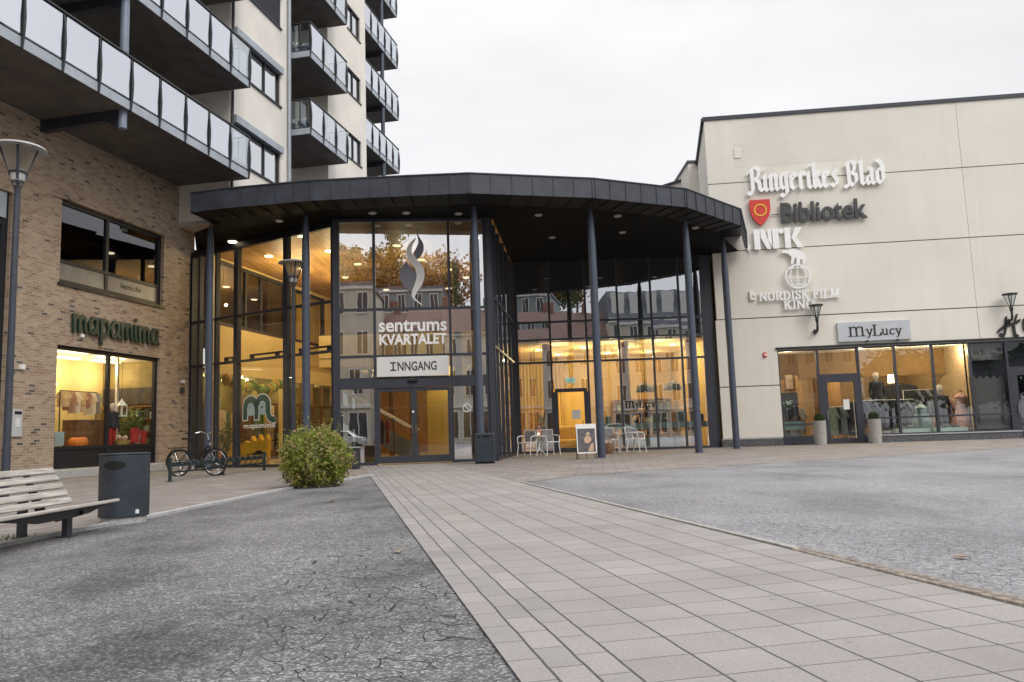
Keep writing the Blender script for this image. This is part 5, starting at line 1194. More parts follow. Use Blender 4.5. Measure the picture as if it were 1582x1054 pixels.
# bike rack
t = thing('bike_rack', 'low dark green bicycle rack with wheel hoops along the hall glass', 'bike rack', (-7.9, 21, 0))
A, B = Vector((-8.15, 18.5, 0)), Vector((-7.62, 23.76, 0)); dr = (B-A).normalized()
for i in range(3):
    p = A.lerp(B, i/2); m = MB(); m.tube([p, p+Vector((0, 0, .56))], .04, 10); m.lathe(p, [(.1, 0), (.1, .015), (.04, .02)], 12); m.build('post', 'rack_paint', t, smooth=True)
m = MB(); m.bar(A+Vector((0, 0, .40)), B+Vector((0, 0, .40)), .06, .10); m.bar(A+Vector((0, 0, .22)), B+Vector((0, 0, .22)), .03, .04); m.build('beam', 'rack_paint', t)
sd = dr.cross(Vector((0, 0, 1)))
for i in range(14):
    p = A.lerp(B, (i+.5)/14); m = MB(); pts = [p+sd*(.05+.17*math.sin(a*math.pi/8))*1.0+Vector((0, 0, .36-.13*math.cos(a*math.pi/8))) for a in range(9)]; m.tube(pts, .014, 6); m.build('hoop', 'rack_paint', t, smooth=True)
# bicycle
bt = thing('bicycle', 'black city bicycle with rear carrier parked in the rack before the hall glass', 'bicycle', (-8.62, 21.2, 0), rot=R(-14)); bt.scale = (1.05, 1.05, 1.05)
def wheel(x):
    m = MB(); Rr = .335
    pts = [(x+Rr*math.cos(a*math.pi/16), 0, .345+Rr*math.sin(a*math.pi/16)) for a in range(33)]; m.tube(pts, .02, 8, cap=False); w = m.build('wheel', 'rubber', bt, smooth=True, local=True)
    m = MB(); pts = [(x+.305*math.cos(a*math.pi/16), 0, .345+.305*math.sin(a*math.pi/16)) for a in range(33)]; m.tube(pts, .010, 6, cap=False); m.build('rim', 'chrome', w, smooth=True, local=True)
    m = MB()
    for i in range(16):
        a = i*math.pi/8; m.tube([(x, random.choice((-.02, .02)), .345), (x+.3*math.cos(a), 0, .345+.3*math.sin(a))], .0022, 4)
    m.tube([(x, -.05, .345), (x, .05, .345)], .025, 8); m.build('spoke', 'chrome', w, local=True)
    m = MB(); pts = [(x+.375*math.cos(a), 0, .345+.375*math.sin(a)) for a in [R(v) for v in range(20, 200 if x < 0 else 175, 12)]]
    for p, q in zip(pts[:-1], pts[1:]): m.bar(p, q, .05, .006, up=Vector((0, 0, 1)))
    m.build('mudguard', 'rubber', bt, local=True)
wheel(-.54); wheel(.54)
m = MB(); r_ = .017
m.tube([(-.1, 0, .30), (.36, 0, .80)], r_*1.3, 8); m.tube([(-.1, 0, .30), (-.24, 0, .86)], r_, 8); m.tube([(-.2, 0, .56), (.38, 0, .66)], r_*1.2, 8); m.tube([(-.1, .03, .30), (-.54, .06, .345)], .011, 6); m.tube([(-.1, -.03, .30), (-.54, -.06, .345)], .011, 6); m.tube([(-.21, .02, .70), (-.54, .06, .345)], .009, 6); m.tube([(-.21, -.02, .70), (-.54, -.06, .345)], .009, 6)
m.tube([(.33, 0, .92), (.40, 0, .60)], r_*1.2, 8); m.tube([(.40, .05, .62), (.46, .06, .48), (.54, .06, .345)], .012, 6); m.tube([(.40, -.05, .62), (.46, -.06, .48), (.54, -.06, .345)], .012, 6); m.build('bike_frame', 'rubber', bt, smooth=True, local=True)
m = MB(); m.tube([(.33, 0, .92), (.30, 0, 1.06)], .013, 8); m.tube([(.18, .30, 1.10), (.27, .22, 1.13), (.31, 0, 1.07), (.27, -.22, 1.13), (.18, -.30, 1.10)], .012, 8); m.build('handlebar', 'chrome', bt, smooth=True, local=True)
m = MB()
for s_ in (-1, 1): m.tube([(.27, .22*s_, 1.13), (.12, .31*s_, 1.08)], .018, 8)
m.build('grip', 'rubber', bt, local=True)
m = MB(); m.tube([(-.24, 0, .86), (-.26, 0, .93)], .013, 8); m.prism([(-.40, -.09, .94), (-.28, -.08, .95), (-.10, -.02, .96), (-.10, .02, .96), (-.28, .08, .95), (-.40, .09, .94)], (0, 0, .05)); m.build('saddle', 'rubber', bt, bevel=.01, local=True)
m = MB(); m.bar((-.82, 0, .74), (-.32, 0, .74), .14, .02); m.tube([(-.72, .05, .74), (-.55, .07, .36)], .008, 6); m.tube([(-.72, -.05, .74), (-.55, -.07, .36)], .008, 6); m.build('carrier', 'rubber', bt, local=True)
m = MB(); m.lathe((-.1, -.05, .30), [(.001, 0), (.08, 0)], 16); m.tube([(-.1, -.08, .30), (-.02, -.09, .16)], .01, 6); m.tube([(-.1, .08, .30), (-.18, .09, .44)], .01, 6); m.build('crank', 'chrome', bt, local=True)
m = MB(); m.box(.36, .42, -.04, .04, .76, .84); m.build('headlight', 'chrome', bt, bevel=.01, local=True)
# planters by the clothes shop door
def planter(x, y, label):
    t = thing('planter', label, 'planter', (x, y, 0), group='stone planters at the clothes shop door')
    m = MB(); m.lathe((0, 0, 0), [(.001, 0), (.215, 0), (.235, .3), (.245, .92), (.25, .94), (.21, .94), (.20, .88), (.001, .88)], 28); m.build('pot', 'planter_stone', t, smooth=True, local=True)
    m = MB(); m.lathe((0, 0, .885), [(.001, .02), (.2, 0)], 20); m.build('soil', 'soil', t, local=True)
    def pt():
        v = Vector((random.gauss(0, 1), random.gauss(0, 1), random.gauss(0, 1))).normalized()*random.uniform(.6, 1); return Vector((v.x*.2, v.y*.2, 1.06+v.z*.15+.03*math.sin(9*v.x)))
    m = MB()
    for i in range(900):
        c = pt(); d = Vector((random.gauss(0, 1), random.gauss(0, 1), random.gauss(0, 1))).normalized()*.028; q = d.cross(Vector((random.gauss(0, 1), random.gauss(0, 1), random.gauss(0, 1)))).normalized()*.014
        m.add([c-d, c+q, c+d, c-q], [(0, 1, 2, 3)])
    m.build('plant', 'ball_leaf', t, local=True)
planter(11.74, 30.2, 'round grey stone planter with clipped plant left of the clothes shop door')
planter(13.88, 30.25, 'round grey stone planter with clipped plant right of the clothes shop door')
# cafe chairs
def chair(label, loc, rot, grp='white metal cafe chairs'):
    t = thing('cafe_chair', label, 'chair', loc, R(rot), grp); return t
ch = chair('white metal armchair with grey cushion, leftmost of the cafe chairs', (.42, 28.4, 0), 150); ch.scale = (1.1, 1.1, 1.1)
m = MB(); m.bar((-.24, 0, .45), (.24, 0, .45), .46, .03, up=Vector((0, 0, 1))); m.build('seat', 'white_metal', ch, bevel=.01, local=True)
m = MB(); m.tube([(-.24, -.22, .45), (-.25, -.30, .86), (.25, -.30, .86), (.24, -.22, .45)], .018, 8)
for i in range(5): m.tube([(-.18+.09*i, -.225, .46), (-.18+.09*i, -.30, .85)], .010, 6)
for z in (.58, .72): m.tube([(-.245, -.25-(z-.58)*.2, z), (.245, -.25-(z-.58)*.2, z)], .010, 6)
m.build('backrest', 'white_metal', ch, smooth=True, local=True)
for s_ in (-1, 1):
    m = MB(); m.tube([(.245*s_, -.27, .68), (.27*s_, .0, .67), (.26*s_, .18, .64), (.24*s_, .2, .46)], .018, 8); m.build('arm', 'white_metal', ch, smooth=True, local=True)
    for f_ in (-1, 1): m = MB(); m.tube([(.22*s_, .19*f_, .45), (.25*s_, .24*f_, 0)], [.02, .015], 8); m.build('leg', 'white_metal', ch, smooth=True, local=True)
m = MB(); m.bar((-.19, -.24, .66), (.19, -.24, .66), .05, .34, up=Vector((0, 0, 1))); cu_ = m.build('cushion', 'cloth_grey', ch, bevel=.02, local=True)
for lab, loc, rot in (('white metal armchair with cushion, facing table right of the orange lantern', (1.28, 28.9, 0), 205), ('white metal armchair with cushion behind wicker basket and column', (3.50, 29.2, 0), 190), ('white metal armchair with dark cushion, rightmost of the cafe chairs', (4.42, 28.7, 0), 235)):
    c_ = copy_tree(ch); c_.location = loc; c_.rotation_euler.z = R(rot); tag(c_, lab)
def table(label, loc):
    t = thing('cafe_table', label, 'table', loc, group='small cafe tables outside')
    m = MB(); m.lathe((0, 0, .70), [(.001, 0), (.30, 0), (.31, .012), (.30, .025), (.001, .025)], 24); m.build('table_top', 'white_metal', t, local=True)
    m = MB(); m.tube([(0, 0, .2), (0, 0, .7)], .025, 8)
    for i in range(3): a = i*2.094; m.tube([(0, 0, .28), (.13*math.cos(a), .13*math.sin(a), .16), (.26*math.cos(a), .26*math.sin(a), 0)], .016, 6)
    m.build('pedestal', 'white_metal', t, smooth=True, local=True); return t
t0 = table('small round white cafe table between the two left chairs', (.86, 28.7, 0))
t1 = copy_tree(t0); t1.location = (3.98, 29.3, 0); tag(t1, 'small round white cafe table between the two right chairs')
t = thing('lantern', 'orange glass lantern with pale top on the left cafe table', 'lantern', (.86, 28.7, .726))
m = MB(); m.lathe((0, 0, 0), [(.001, 0), (.09, 0), (.11, .1), (.09, .22), (.05, .26)], 16); m.build('body', P('copper_glass', (.5, .17, .08), .3), t, smooth=True, local=True)
m = MB(); m.lathe((0, 0, .261), [(.05, 0), (.07, .04), (.03, .09), (.001, .1)], 12); m.build('cap', 'cloth_rose', t, smooth=True, local=True)
m = MB(); m.ball((.0, -.1, .08), .035); m.build('candle_glow', 'pendant_glow', t, local=True)
t = thing('wicker_basket', 'brown wicker basket on paving beside the slate column', 'basket', (3.32, 28.2, 0))
m = MB(); m.lathe((0, 0, 0), [(.001, 0), (.17, 0), (.21, .18), (.20, .36), (.18, .40), (.16, .38), (.15, .05)], 18); m.build('body', 'wicker', t, smooth=True, local=True)
m = MB(); m.tube([(-.18, 0, .39), (-.1, 0, .52), (.1, 0, .52), (.18, 0, .39)], .014, 6); m.build('handle', 'wicker', t, smooth=True, local=True)
# A-board
t = thing('pavement_sign', 'white framed pavement poster stand before the cafe door', 'sign stand', (2.14, 23.85, 0))
fr = Frame((1.86, 23.80, 0), (1, .03))
m = MB()
for a, b in ((0, .03), (.57, .60)): m.prism([fr(a, .06, .18), fr(b, .06, .18), fr(b, -.06, .98), fr(a, -.06, .98)], fr.n*-.03)
m.prism([fr(.03, .06, .18), fr(.57, .06, .18), fr(.57, .054, .22), fr(.03, .054, .22)], fr.n*-.03); m.prism([fr(-.01, -.05, .93), fr(.61, -.05, .93), fr(.61, -.07, 1.07), fr(-.01, -.07, 1.07)], fr.n*-.05); m.build('sign_frame', 'white_metal', t)
m = MB(); m.prism([fr(.03, .05, .22), fr(.57, .05, .22), fr(.57, -.055, .93), fr(.03, -.055, .93)], fr.n*-.02); m.build('poster', 'poster_dark', t)
def onp(u, z): return fr(u, .05-.105*(z-.22)/.71+.004, z)
m = MB(); m.add([onp(.22, .62), onp(.30, .72), onp(.42, .70), onp(.46, .58), onp(.36, .48), onp(.25, .50)], [tuple(range(6))]); m.add([onp(.33, .24), onp(.50, .24), onp(.50, .50), onp(.42, .46)], [(0, 1, 2, 3)]); m.build('poster_figure', 'skin_tone', t)
m = MB(); m.add([onp(.27, .73), onp(.33, .84), onp(.41, .80), onp(.40, .73)], [tuple(range(4))]); m.build('poster_head', 'cloth_beige', t)
m = MB()
for u in (.01, .58):
    m.bar(fr(u, .09, 0), fr(u, .06, .2), .02, .02); m.bar(fr(u, -.28, 0), fr(u, -.07, .95), .02, .02)
m.bar(fr(.28, .09, 0), fr(.28, .065, .19), .015, .015); m.build('leg', 'rubber', t)
# ================================================================ things inside the shops, seen through glass
def simple(name, label, cat, mb, mat, group=None, **k): return tag(mb.build(name, mat, **k), label, cat, group)
def crate(u, n, z, w, h, d, mat, label):
    t = thing('display_crate', label, 'crate', tuple(BR(u, n, z)), group='dark display crates in the clothes window')
    m = MB(); m.fbox(BR, u-w/2, u+w/2, n-d/2, n+d/2, z, z+h); m.build('box', mat, t, bevel=.01)
    m = MB(); m.fbox(BR, u-w/2-.01, u+w/2+.01, n-d/2-.01, n+d/2+.01, z+h+.002, z+h+.03); m.build('rim', mat, t)
crate(-2.5, -1.0, .85, 1.15, .85, .55, 'int_wood_dark', 'dark wooden crate in shop window behind the pumpkin'); crate(-1.72, -1.15, .85, .36, .7, .5, 'cloth_dark', 'dark cloth covered crate in middle of clothes shop window')
m = MB(); m.fbox(BR, -4.7, .6, -1.7, -.3, .28, .85); simple('window_platform', 'wooden display platform inside the brick shop window', 'platform', m, 'int_wood_dark')
t = thing('pumpkin', 'orange pumpkin lying in lower left of the brick shop window', 'pumpkin', tuple(BR(-3.15, -.62, .86)))
m = MB()
for i in range(10):
    a = i*math.pi/5; m.ball(BR(-3.15, -.62, 1.03)+Vector((.15*math.cos(a), .15*math.sin(a), 0)), .17, 10, (.8, .8, .95))
m.build('flesh', 'pumpkin', t, smooth=True); m = MB(); m.tube([BR(-3.15, -.62, 1.16), BR(-3.13, -.62, 1.26)], .02, 6); m.build('stalk', 'bark', t)
m = MB(); m.fbox(BR, -4.2, -3.85, -.55, -.50, .95, 1.36); simple('price_board', 'pale blue board in lower left corner of brick shop window', 'board', m, 'logo_blue')
t = thing('clothes_rail', 'wall rail with small pale clothes in brick shop window', 'clothes rail', tuple(BR(-1.6, -2.3, 2.8)))
m = MB(); m.tube([BR(-2.4, -2.0, 2.72), BR(-.8, -2.0, 2.72)], .02, 6); m.tube([BR(-2.4, -2.0, .3), BR(-2.4, -2.0, 2.72)], .02, 6); m.tube([BR(-.8, -2.0, .3), BR(-.8, -2.0, 2.72)], .02, 6); m.build('rail', 'int_dark', t)
def garment(fr, u, n, zt, w, h, mat, par, turn=0):
    m = MB(); d = .07
    pr = [(-.5*w, -h), (-.52*w, -.5*h), (-.42*w, -.18*h), (-.62*w, -.42*h), (-.72*w, -.36*h), (-.45*w, -.03*h), (-.12*w, 0), (.12*w, 0), (.45*w, -.03*h), (.72*w, -.36*h), (.62*w, -.42*h), (.42*w, -.18*h), (.52*w, -.5*h), (.5*w, -h)]
    c, s_ = math.cos(turn), math.sin(turn)
    m.prism([fr(u+a*c, n+a*s_, zt+b) for a, b in pr], fr.n*d); return m.build('garment', mat, par)
for i, (mt, h) in enumerate((('cloth_beige', .5), ('cloth_rose', .6), ('int_white', .7), ('cloth_beige', .65), ('cloth_rose', .5), ('int_white', .75), ('cloth_grey', .7))): garment(BR, -2.3+i*.23, -2.0, 2.69, .34, h, mt, t, turn=1.25)
t = thing('mannequin', 'child mannequin in dark and red clothes behind middle mullion of brick shop window', 'mannequin', tuple(BR(-1.35, -.9, .85)))
def dummy(fr, u, n, z, H, par, top, bottom):
    m = MB()
    m.lathe(fr(u, n, z), [(.001, H), (.05*H, H*.99), (.06*H, H*.94), (.05*H, H*.88), (.03*H, H*.85), (.03*H, H*.82)], 12); m.build('head', 'mannequin', par, smooth=True)
    m = MB(); m.lathe(fr(u, n, z), [(.03*H, H*.83), (.11*H, H*.79), (.12*H, H*.7), (.09*H, H*.58), (.12*H, H*.48), (.115*H, H*.44)], 14)
    for s_ in (-1, 1): m.tube([fr(u+.11*H*s_, n, z+.79*H), fr(u+.15*H*s_, n+.02, z+.62*H), fr(u+.15*H*s_, n+.05, z+.46*H)], [.035*H, .03*H, .022*H], 8)
    m.build('top', top, par, smooth=True)
    for s_ in (-1, 1): m = MB(); m.tube([fr(u+.055*H*s_, n, z+.47*H), fr(u+.06*H*s_, n, z+.25*H), fr(u+.06*H*s_, n, z+.01)], [.06*H, .045*H, .035*H], 8); m.build('leg', bottom, par, smooth=True)
dummy(BR, -1.35, -.9, .85, 1.45, t, 'cloth_dark', 'cloth_red')
t = thing('garden_lantern', 'white candle lantern hanging at right of the brick shop window', 'lantern', tuple(BR(-1.05, -.8, 2.0)))
m = MB(); m.fbox(BR, -1.17, -.93, -.92, -.68, 1.86, 1.90)
for a in (-1.16, -.94):
    for b in (-.91, -.69): m.fbox(BR, a-.012, a+.012, b-.012, b+.012, 1.90, 2.22)
m.build('cage', 'white_metal', t); m = MB(); m.lathe(BR(-1.05, -.8, 2.22), [(.19, 0), (.05, .17), (.02, .2), (.02, .25)], 4); m.build('lantern_roof', 'white_metal', t); m = MB(); m.tube([BR(-1.05, -.8, 2.46), BR(-1.05, -.8, 3.89)], .006, 5); m.build('cord', 'int_dark', t)
m = MB(); m.fbox(BR, -.84, -.76, -1.24, -1.16, .85, 3.89); simple('display_post', 'white wooden post behind the middle of brick shop window', 'post', m, 'int_white')
t = thing('dried_plant', 'dry bushy grass in right half of the brick shop window', 'plant', tuple(BR(-.3, -1.0, .85)))
m = MB(); m.lathe(BR(-.3, -1.0, .852), [(.001, 0), (.16, 0), (.2, .3)], 14); m.build('pot', 'wicker', t)
leafy(t, 600, lambda: BR(-.3+random.gauss(0, .2), -1.0+random.gauss(0, .13), 1.6+random.gauss(0, .24)), 'shop_leaf', 'foliage', .05, stretch=3.5)
for i, (u, mt, lab) in enumerate(((-.62, 'cloth_red', 'red trousers displayed low at right of brick shop window'), (-.14, 'cloth_red', 'dark red trousers displayed at right end of brick shop window'), (-.38, 'cloth_rose', 'rose coloured child garment between the trousers in brick shop window'))):
    t = thing('display_stand', lab, 'clothes stand', tuple(BR(u, -.65-.07*i, .85))); m = MB(); m.tube([BR(u, -.65-.07*i, .86), BR(u, -.65-.07*i, 1.5)], .012, 6); m.build('stand', 'int_dark', t); garment(BR, u, -.65-.07*i, 1.48-.09*i, .2, .5-.05*i, mt, t, turn=.6+.3*i)
t = thing('straw_basket', 'straw basket of soft toys at centre of the brick shop window', 'basket', tuple(BR(-1.3, -.55, .85)))
m = MB(); m.lathe(BR(-1.3, -.55, .855), [(.001, 0), (.2, 0), (.26, .22), (.23, .22), (.18, .05)], 16); m.build('body', 'straw', t, smooth=True)
for _ in range(6): m = MB(); m.ball(BR(-1.3+random.uniform(-.15, .15), -.55+random.uniform(-.1, .1), 1.1+random.uniform(0, .08)), .08, 8); m.build('soft_toy', random.choice(('cloth_beige', 'straw', 'cloth_rose')), t, smooth=True)
# shop inside the hall: balloons, yellow toy
t = thing('balloon_garland', 'garland of green and gold balloons under upper edge of the hall shop glass', 'balloons', tuple(BR(4.5, .75, 3.3)))
for i in range(26):
    u = 2.5+i*.17; m = MB(); m.ball(BR(u, .78+random.uniform(-.08, .12), 3.28-.25*math.sin((u-2.4)*.7)+random.uniform(-.15, .12)), random.uniform(.13, .2), 12, (1, 1, 1.15)); m.build('balloon', random.choice(('balloon_green', 'balloon_light', 'balloon_gold', 'balloon_green')), t, smooth=True)
t = thing('crocodile_toy', 'big yellow crocodile shaped toy on floor behind hall glass', 'toy', (-9.9, 28.9, 0))
fr = Frame((-10.65, 29.0, .0), (1, -.05))
m = MB(); pr = [(0, .06), (1.48, .06), (1.52, .95), (1.44, 1.15), (1.36, .92), (1.26, .92), (1.18, 1.14), (1.08, .90), (.98, .9), (.90, 1.1), (.82, .84), (.62, .92), (.55, .78), (.38, .76), (.34, .88), (.12, .86), (.06, .6), (-.02, .5)]
m.prism([fr(a, 0, b) for a, b in pr], fr.n*-.35); m.build('body', 'toy_yellow', t, bevel=.02)
m = MB(); m.prism([fr(a, .012, b) for a, b in ((.62, .40), (.95, .44), (1.15, .56), (1.3, .52), (1.34, .42), (1.2, .38), (.9, .40))], fr.n*-.01); m.build('hollow', 'int_dark', t)
m = MB(); m.ball(fr(-.25, .0, .45), .19, 12); simple('orange_lantern_ball', 'round orange ball lantern beside yellow crocodile toy', 'lantern', m, 'pumpkin', smooth=True)
t = thing('shop_plant', 'leafy plant standing left of the yellow crocodile toy', 'plant', (-10.9, 29.5, 0))
m = MB(); m.lathe((-10.9, 29.5, 0), [(.001, 0), (.15, 0), (.2, .35)], 14); m.build('pot', 'planter_stone', t)
leafy(t, 400, lambda: Vector((-10.9+random.gauss(0, .22), 29.5+random.gauss(0, .2), .95+random.gauss(0, .3))), 'shop_leaf', 'foliage', .06, stretch=3)
# escalator in the hall
t = thing('escalator', 'glass sided escalator with pale handrails rising inside the entrance hall', 'escalator', (-6, 31, 0))
for yy in (29.8, 31.0):
    m = MB(); m.prism([(-7.0, yy, 2.35), (-7.0, yy, 1.75), (-4.2, yy, .03), (-3.8, yy, .05), (-3.8, yy, .5), (-4.2, yy, .7)], (0, .06, 0)); m.build('truss', 'int_grey', t)
    m = MB(); m.tube([(-7.0, yy+.03, 2.95), (-4.2, yy+.03, 1.3), (-3.8, yy+.03, 1.12)], .035, 8); m.build('handrail', 'white_metal', t, smooth=True)
m = MB()
for i in range(10):
    x = -4.2-i*.28; z = .2+i*.17; m.box(x-.31, x, 29.87, 30.98, z-.02, z+.19)
m.build('steps', 'int_grey', t)
# hall things near the entrance doors
t = thing('hall_display', 'dark display rack with clothes inside hall left of the sliding doors', 'display rack', (-4.9, 27.0, 0))
m = MB(); m.tube([(-5.5, 27.3, 0), (-5.5, 27.3, 1.5), (-4.2, 27.1, 1.5), (-4.2, 27.1, 0)], .02, 6); m.build('rail', 'int_dark', t)
fr = Frame((-5.5, 27.3, 0), (1.3, -.2))
for i, mt in enumerate(('cloth_grey', 'cloth_dark', 'cloth_grey', 'cloth_sage', 'cloth_dark', 'cloth_red')): garment(fr, .1+i*.2, 0, 1.46, .4, .8, mt, t, turn=1.0)
# cafe furniture seen through the glass
P('lamp_shade_dark', (.045, .055, .058), .4)
P('mannequin_dark', (.10, .085, .075), .5)
def pendant(x, y, z, label):
    t = thing('pendant_lamp', label, 'pendant lamp', (x, y, z), group='grey dome pendant lamps in the cafe')
    m = MB(); m.lathe((0, 0, 0), [(.42, 0), (.40, .12), (.30, .28), (.12, .37), (.04, .40), (.04, .46)], 24); m.build('shade', 'lamp_shade_dark', t, smooth=True, local=True)
    m = MB(); m.tube([(0, 0, .46), (0, 0, 4.55-z)], .012, 6); m.build('cord', 'int_dark', t, local=True)
    m = MB(); m.ball((0, 0, .1), .09); m.build('bulb', 'pendant_glow', t, smooth=True, local=True)
pendant(5.62, 33.3, 2.42, 'grey dome pendant lamp over cafe counter, above the window lettering'); pendant(6.85, 33.6, 2.48, 'grey dome pendant lamp over cafe counter, beside the right pillar')
t = thing('cafe_counter', 'long mint green window counter inside the cafe glass', 'counter', (5.8, 32.6, 0))
m = MB(); m.box(3.3, 8.15, 32.35, 32.85, .86, 1.10); m.build('counter_top', 'mint', t); m = MB(); m.box(5.1, 7.0, 32.4, 32.8, .05, .48); m.build('low_bench', 'mint', t)
m = MB()
for x in (3.4, 5.0, 6.6, 7.2, 7.5, 8.1): m.box(x-.03, x+.03, 32.4, 32.46, .0, .86)
m.build('leg', 'mint_dark', t)
for x, h, w, mt, lab in ((3.9, .35, .3, 'mint_dark', 'grey green bag on cafe counter near the basket'), (5.95, .42, .42, 'mint_dark', 'large grey green bag on counter below the left pendant lamp'), (6.95, .5, .5, 'mint_dark', 'round grey green chair back above counter below right pendant lamp'), (7.75, .3, .3, 'cloth_dark', 'small dark box on the cafe counter right end')):
    m = MB(); m.lathe((x, 32.6, 1.102), [(.001, 0), (w*.42, 0), (w*.5, h*.5), (w*.4, h*.9), (w*.2, h)], 16); simple('counter_bag', lab, 'bag', m, mt, 'goods on the cafe counter', smooth=True)
for x, y, lab in ((4.6, 32.62, 'small potted plant on cafe counter left of the dark window lettering'), (6.3, 32.62, 'potted plant on cafe counter between the two grey bags'), (1.1, 32.7, 'dark leafy plant on stand inside glass left of cafe door')):
    t = thing('potted_plant', lab, 'plant', (x, y, 1.11)); b0 = Vector((x, y, 1.102)); m = MB(); m.lathe(b0, [(.001, 0), (.07, 0), (.09, .14)], 12); m.build('pot', 'wicker', t)
    leafy(t, 160, lambda: b0+Vector((random.gauss(0, .1), random.gauss(0, .08), .3+random.gauss(0, .1))), 'shop_leaf', 'foliage', .04, stretch=2.6)
m = MB(); m.box(.85, 1.35, 32.55, 32.85, .0, 1.09); simple('menu_board', 'dark framed chalk board inside glass left of the cafe door', 'board', m, 'mint_dark', bevel=.02)
m = MB(); m.box(2.35, 2.7, 31.84, 31.85, 1.35, 1.72); simple('door_notice', 'white paper notice on the cafe door glass', 'notice', m, 'sign_white')
t = thing('cafe_sofa', 'mustard brown sofa inside cafe behind the cafe door', 'sofa', (2.6, 35, 0)); m = MB(); m.box(1.4, 3.6, 34.6, 35.3, .15, .5); m.box(1.4, 3.6, 35.3, 35.5, .15, 1.1); m.build('upholstery', 'straw', t, bevel=.08); m = MB(); [m.box(a, a+.06, b, b+.06, 0, .15) for a in (1.5, 3.4) for b in (34.7, 35.3)]; m.build('leg', 'int_wood_dark', t)
for i in range(6):
    x = 3.4+i*.8; y = 35.5+(i % 2)*1.1
    t = thing('cafe_stool', ('wooden stool deep in the cafe behind mint counter'), 'stool', (x, y, 0), group='wooden stools in the cafe'); m = MB(); m.lathe((0, 0, .72), [(.001, 0), (.18, 0), (.18, .05), (.001, .05)], 14); m.build('seat', 'int_wood', t, local=True)
    m = MB(); [m.tube([(.1*a, .1*b, .72), (.17*a, .17*b, 0)], .014, 6) for a in (-1, 1) for b in (-1, 1)]; m.build('leg', 'int_wood', t, local=True)
# clothes shop
def rack(u, n, mats, label, H=1.7, w=.62):
    t = thing('clothes_rack', label, 'clothes rack', tuple(FA(u, n, 0)), group='clothes racks in the right shop')
    m = MB(); m.tube([FA(u-.6, n, 0.03), FA(u-.6, n, H), FA(u+.6, n, H), FA(u+.6, n, 0.03)], .018, 6); m.build('rail', 'white_metal', t)
    for i in range(9): garment(FA, u-.5+i*.125, n+.03*(i % 3), H-.02, w, random.uniform(.95, 1.25), mats[i % len(mats)], t, turn=.75)
rack(5.5, -1.0, ('cloth_dark', 'cloth_grey', 'cloth_dark'), 'rack of dark clothes in shop window right of right planter')
rack(6.8, -1.5, ('cloth_dark', 'cloth_dark', 'cloth_grey'), 'rack of black and grey clothes in third shop pane')
rack(8.9, -1.9, ('cloth_rose', 'cloth_beige', 'cloth_rose'), 'rack of rose and beige clothes in the fourth shop pane')
rack(7.9, -2.2, ('cloth_dark', 'cloth_dark', 'cloth_grey'), 'rack of long black coats deeper in the clothes shop', H=2.1)
def dress_form(u, n, H, mat, label):
    t = thing('dress_form', label, 'dress form', tuple(FA(u, n, .03)))
    m = MB(); m.lathe(FA(u, n, .03), [(.20, 0), (.2, .02), (.02, .03), (.02, .5)], 14); m.build('stand', 'int_dark', t)
    m = MB(); m.lathe(FA(u, n, .03), [(.42, .38), (.37, .7), (.26, 1.05), (.17, H*.66), (.22, H*.78), (.24, H*.86), (.12, H*.93), (.07, H*.95), (.06, H), (.001, H)], 20); m.build('dress', mat, t, smooth=True)
dress_form(9.02, -.95, 1.95, 'cloth_rose', 'dress form in long rose dress at right of the lit shop panes')
dress_form(7.42, -.85, 1.5, 'mint_dark', 'dress form in sage skirt in the third shop pane')
t = thing('mannequin', 'slim mannequin in patterned dress standing behind right planter pane', 'mannequin', tuple(FA(5.95, -1.3, .5))); m = MB(); m.fbox(FA, 5.62, 6.25, -1.6, -1.0, .03, .9); m.build('plinth', 'int_white', t); dummy(FA, 5.95, -1.3, .9, 1.95, t, 'cloth_dark', 'cloth_dark')
t = thing('mannequin', 'mannequin in black coat standing in the third shop pane', 'mannequin', tuple(FA(8.35, -1.2, .03))); dummy(FA, 8.35, -1.2, .03, 2.2, t, 'cloth_dark', 'cloth_dark')
t = thing('floor_lamp', 'lit white shade lamp between mannequin and racks in the clothes shop', 'lamp', tuple(FA(6.64, -1.5, 0))); m = MB(); m.tube([FA(6.64, -1.5, .03), FA(6.64, -1.5, 2.4)], .015, 6); m.build('stand', 'int_dark', t); m = MB(); m.lathe(FA(6.64, -1.5, 2.4), [(.16, 0), (.14, .34)], 16); m.build('lamp_shade', 'pendant_glow', t)
t = thing('black_horse_figure', 'large black animal shaped display figure behind the clothes racks', 'figure', tuple(FA(7.2, -2.9, 0)))
m = MB(); prof = [(6.3, 1.2), (6.5, 1.9), (6.9, 2.35), (7.5, 2.45), (8.2, 2.3), (8.35, 1.6), (8.2, .03), (7.9, .03), (7.8, 1.2), (7.0, 1.2), (6.95, .03), (6.65, .03), (6.6, 1.3)]; m.prism([FA(a, -2.9, b) for a, b in prof], FA.n*-.5); m.build('body', 'cloth_dark', t, bevel=.08)
for i, (u, lab) in enumerate(((6.9, 'folded grey clothes on low white platform under the sage rack'), (8.3, 'folded clothes on the low white platform under rose rack'))):
    t = thing('display_platform', lab, 'platform', tuple(FA(u, -.6, 0))); m = MB(); m.fbox(FA, u-.6, u+.6, -.9, -.3, .36, .5); m.build('platform_top', 'mint', t); m = MB(); [m.fbox(FA, u-.45+.3*j, u-.2+.3*j, -.7, -.5, .502, .6+.05*(j % 2)) for j in range(3)]; m.build('folded_clothes', 'cloth_grey', t, bevel=.02)
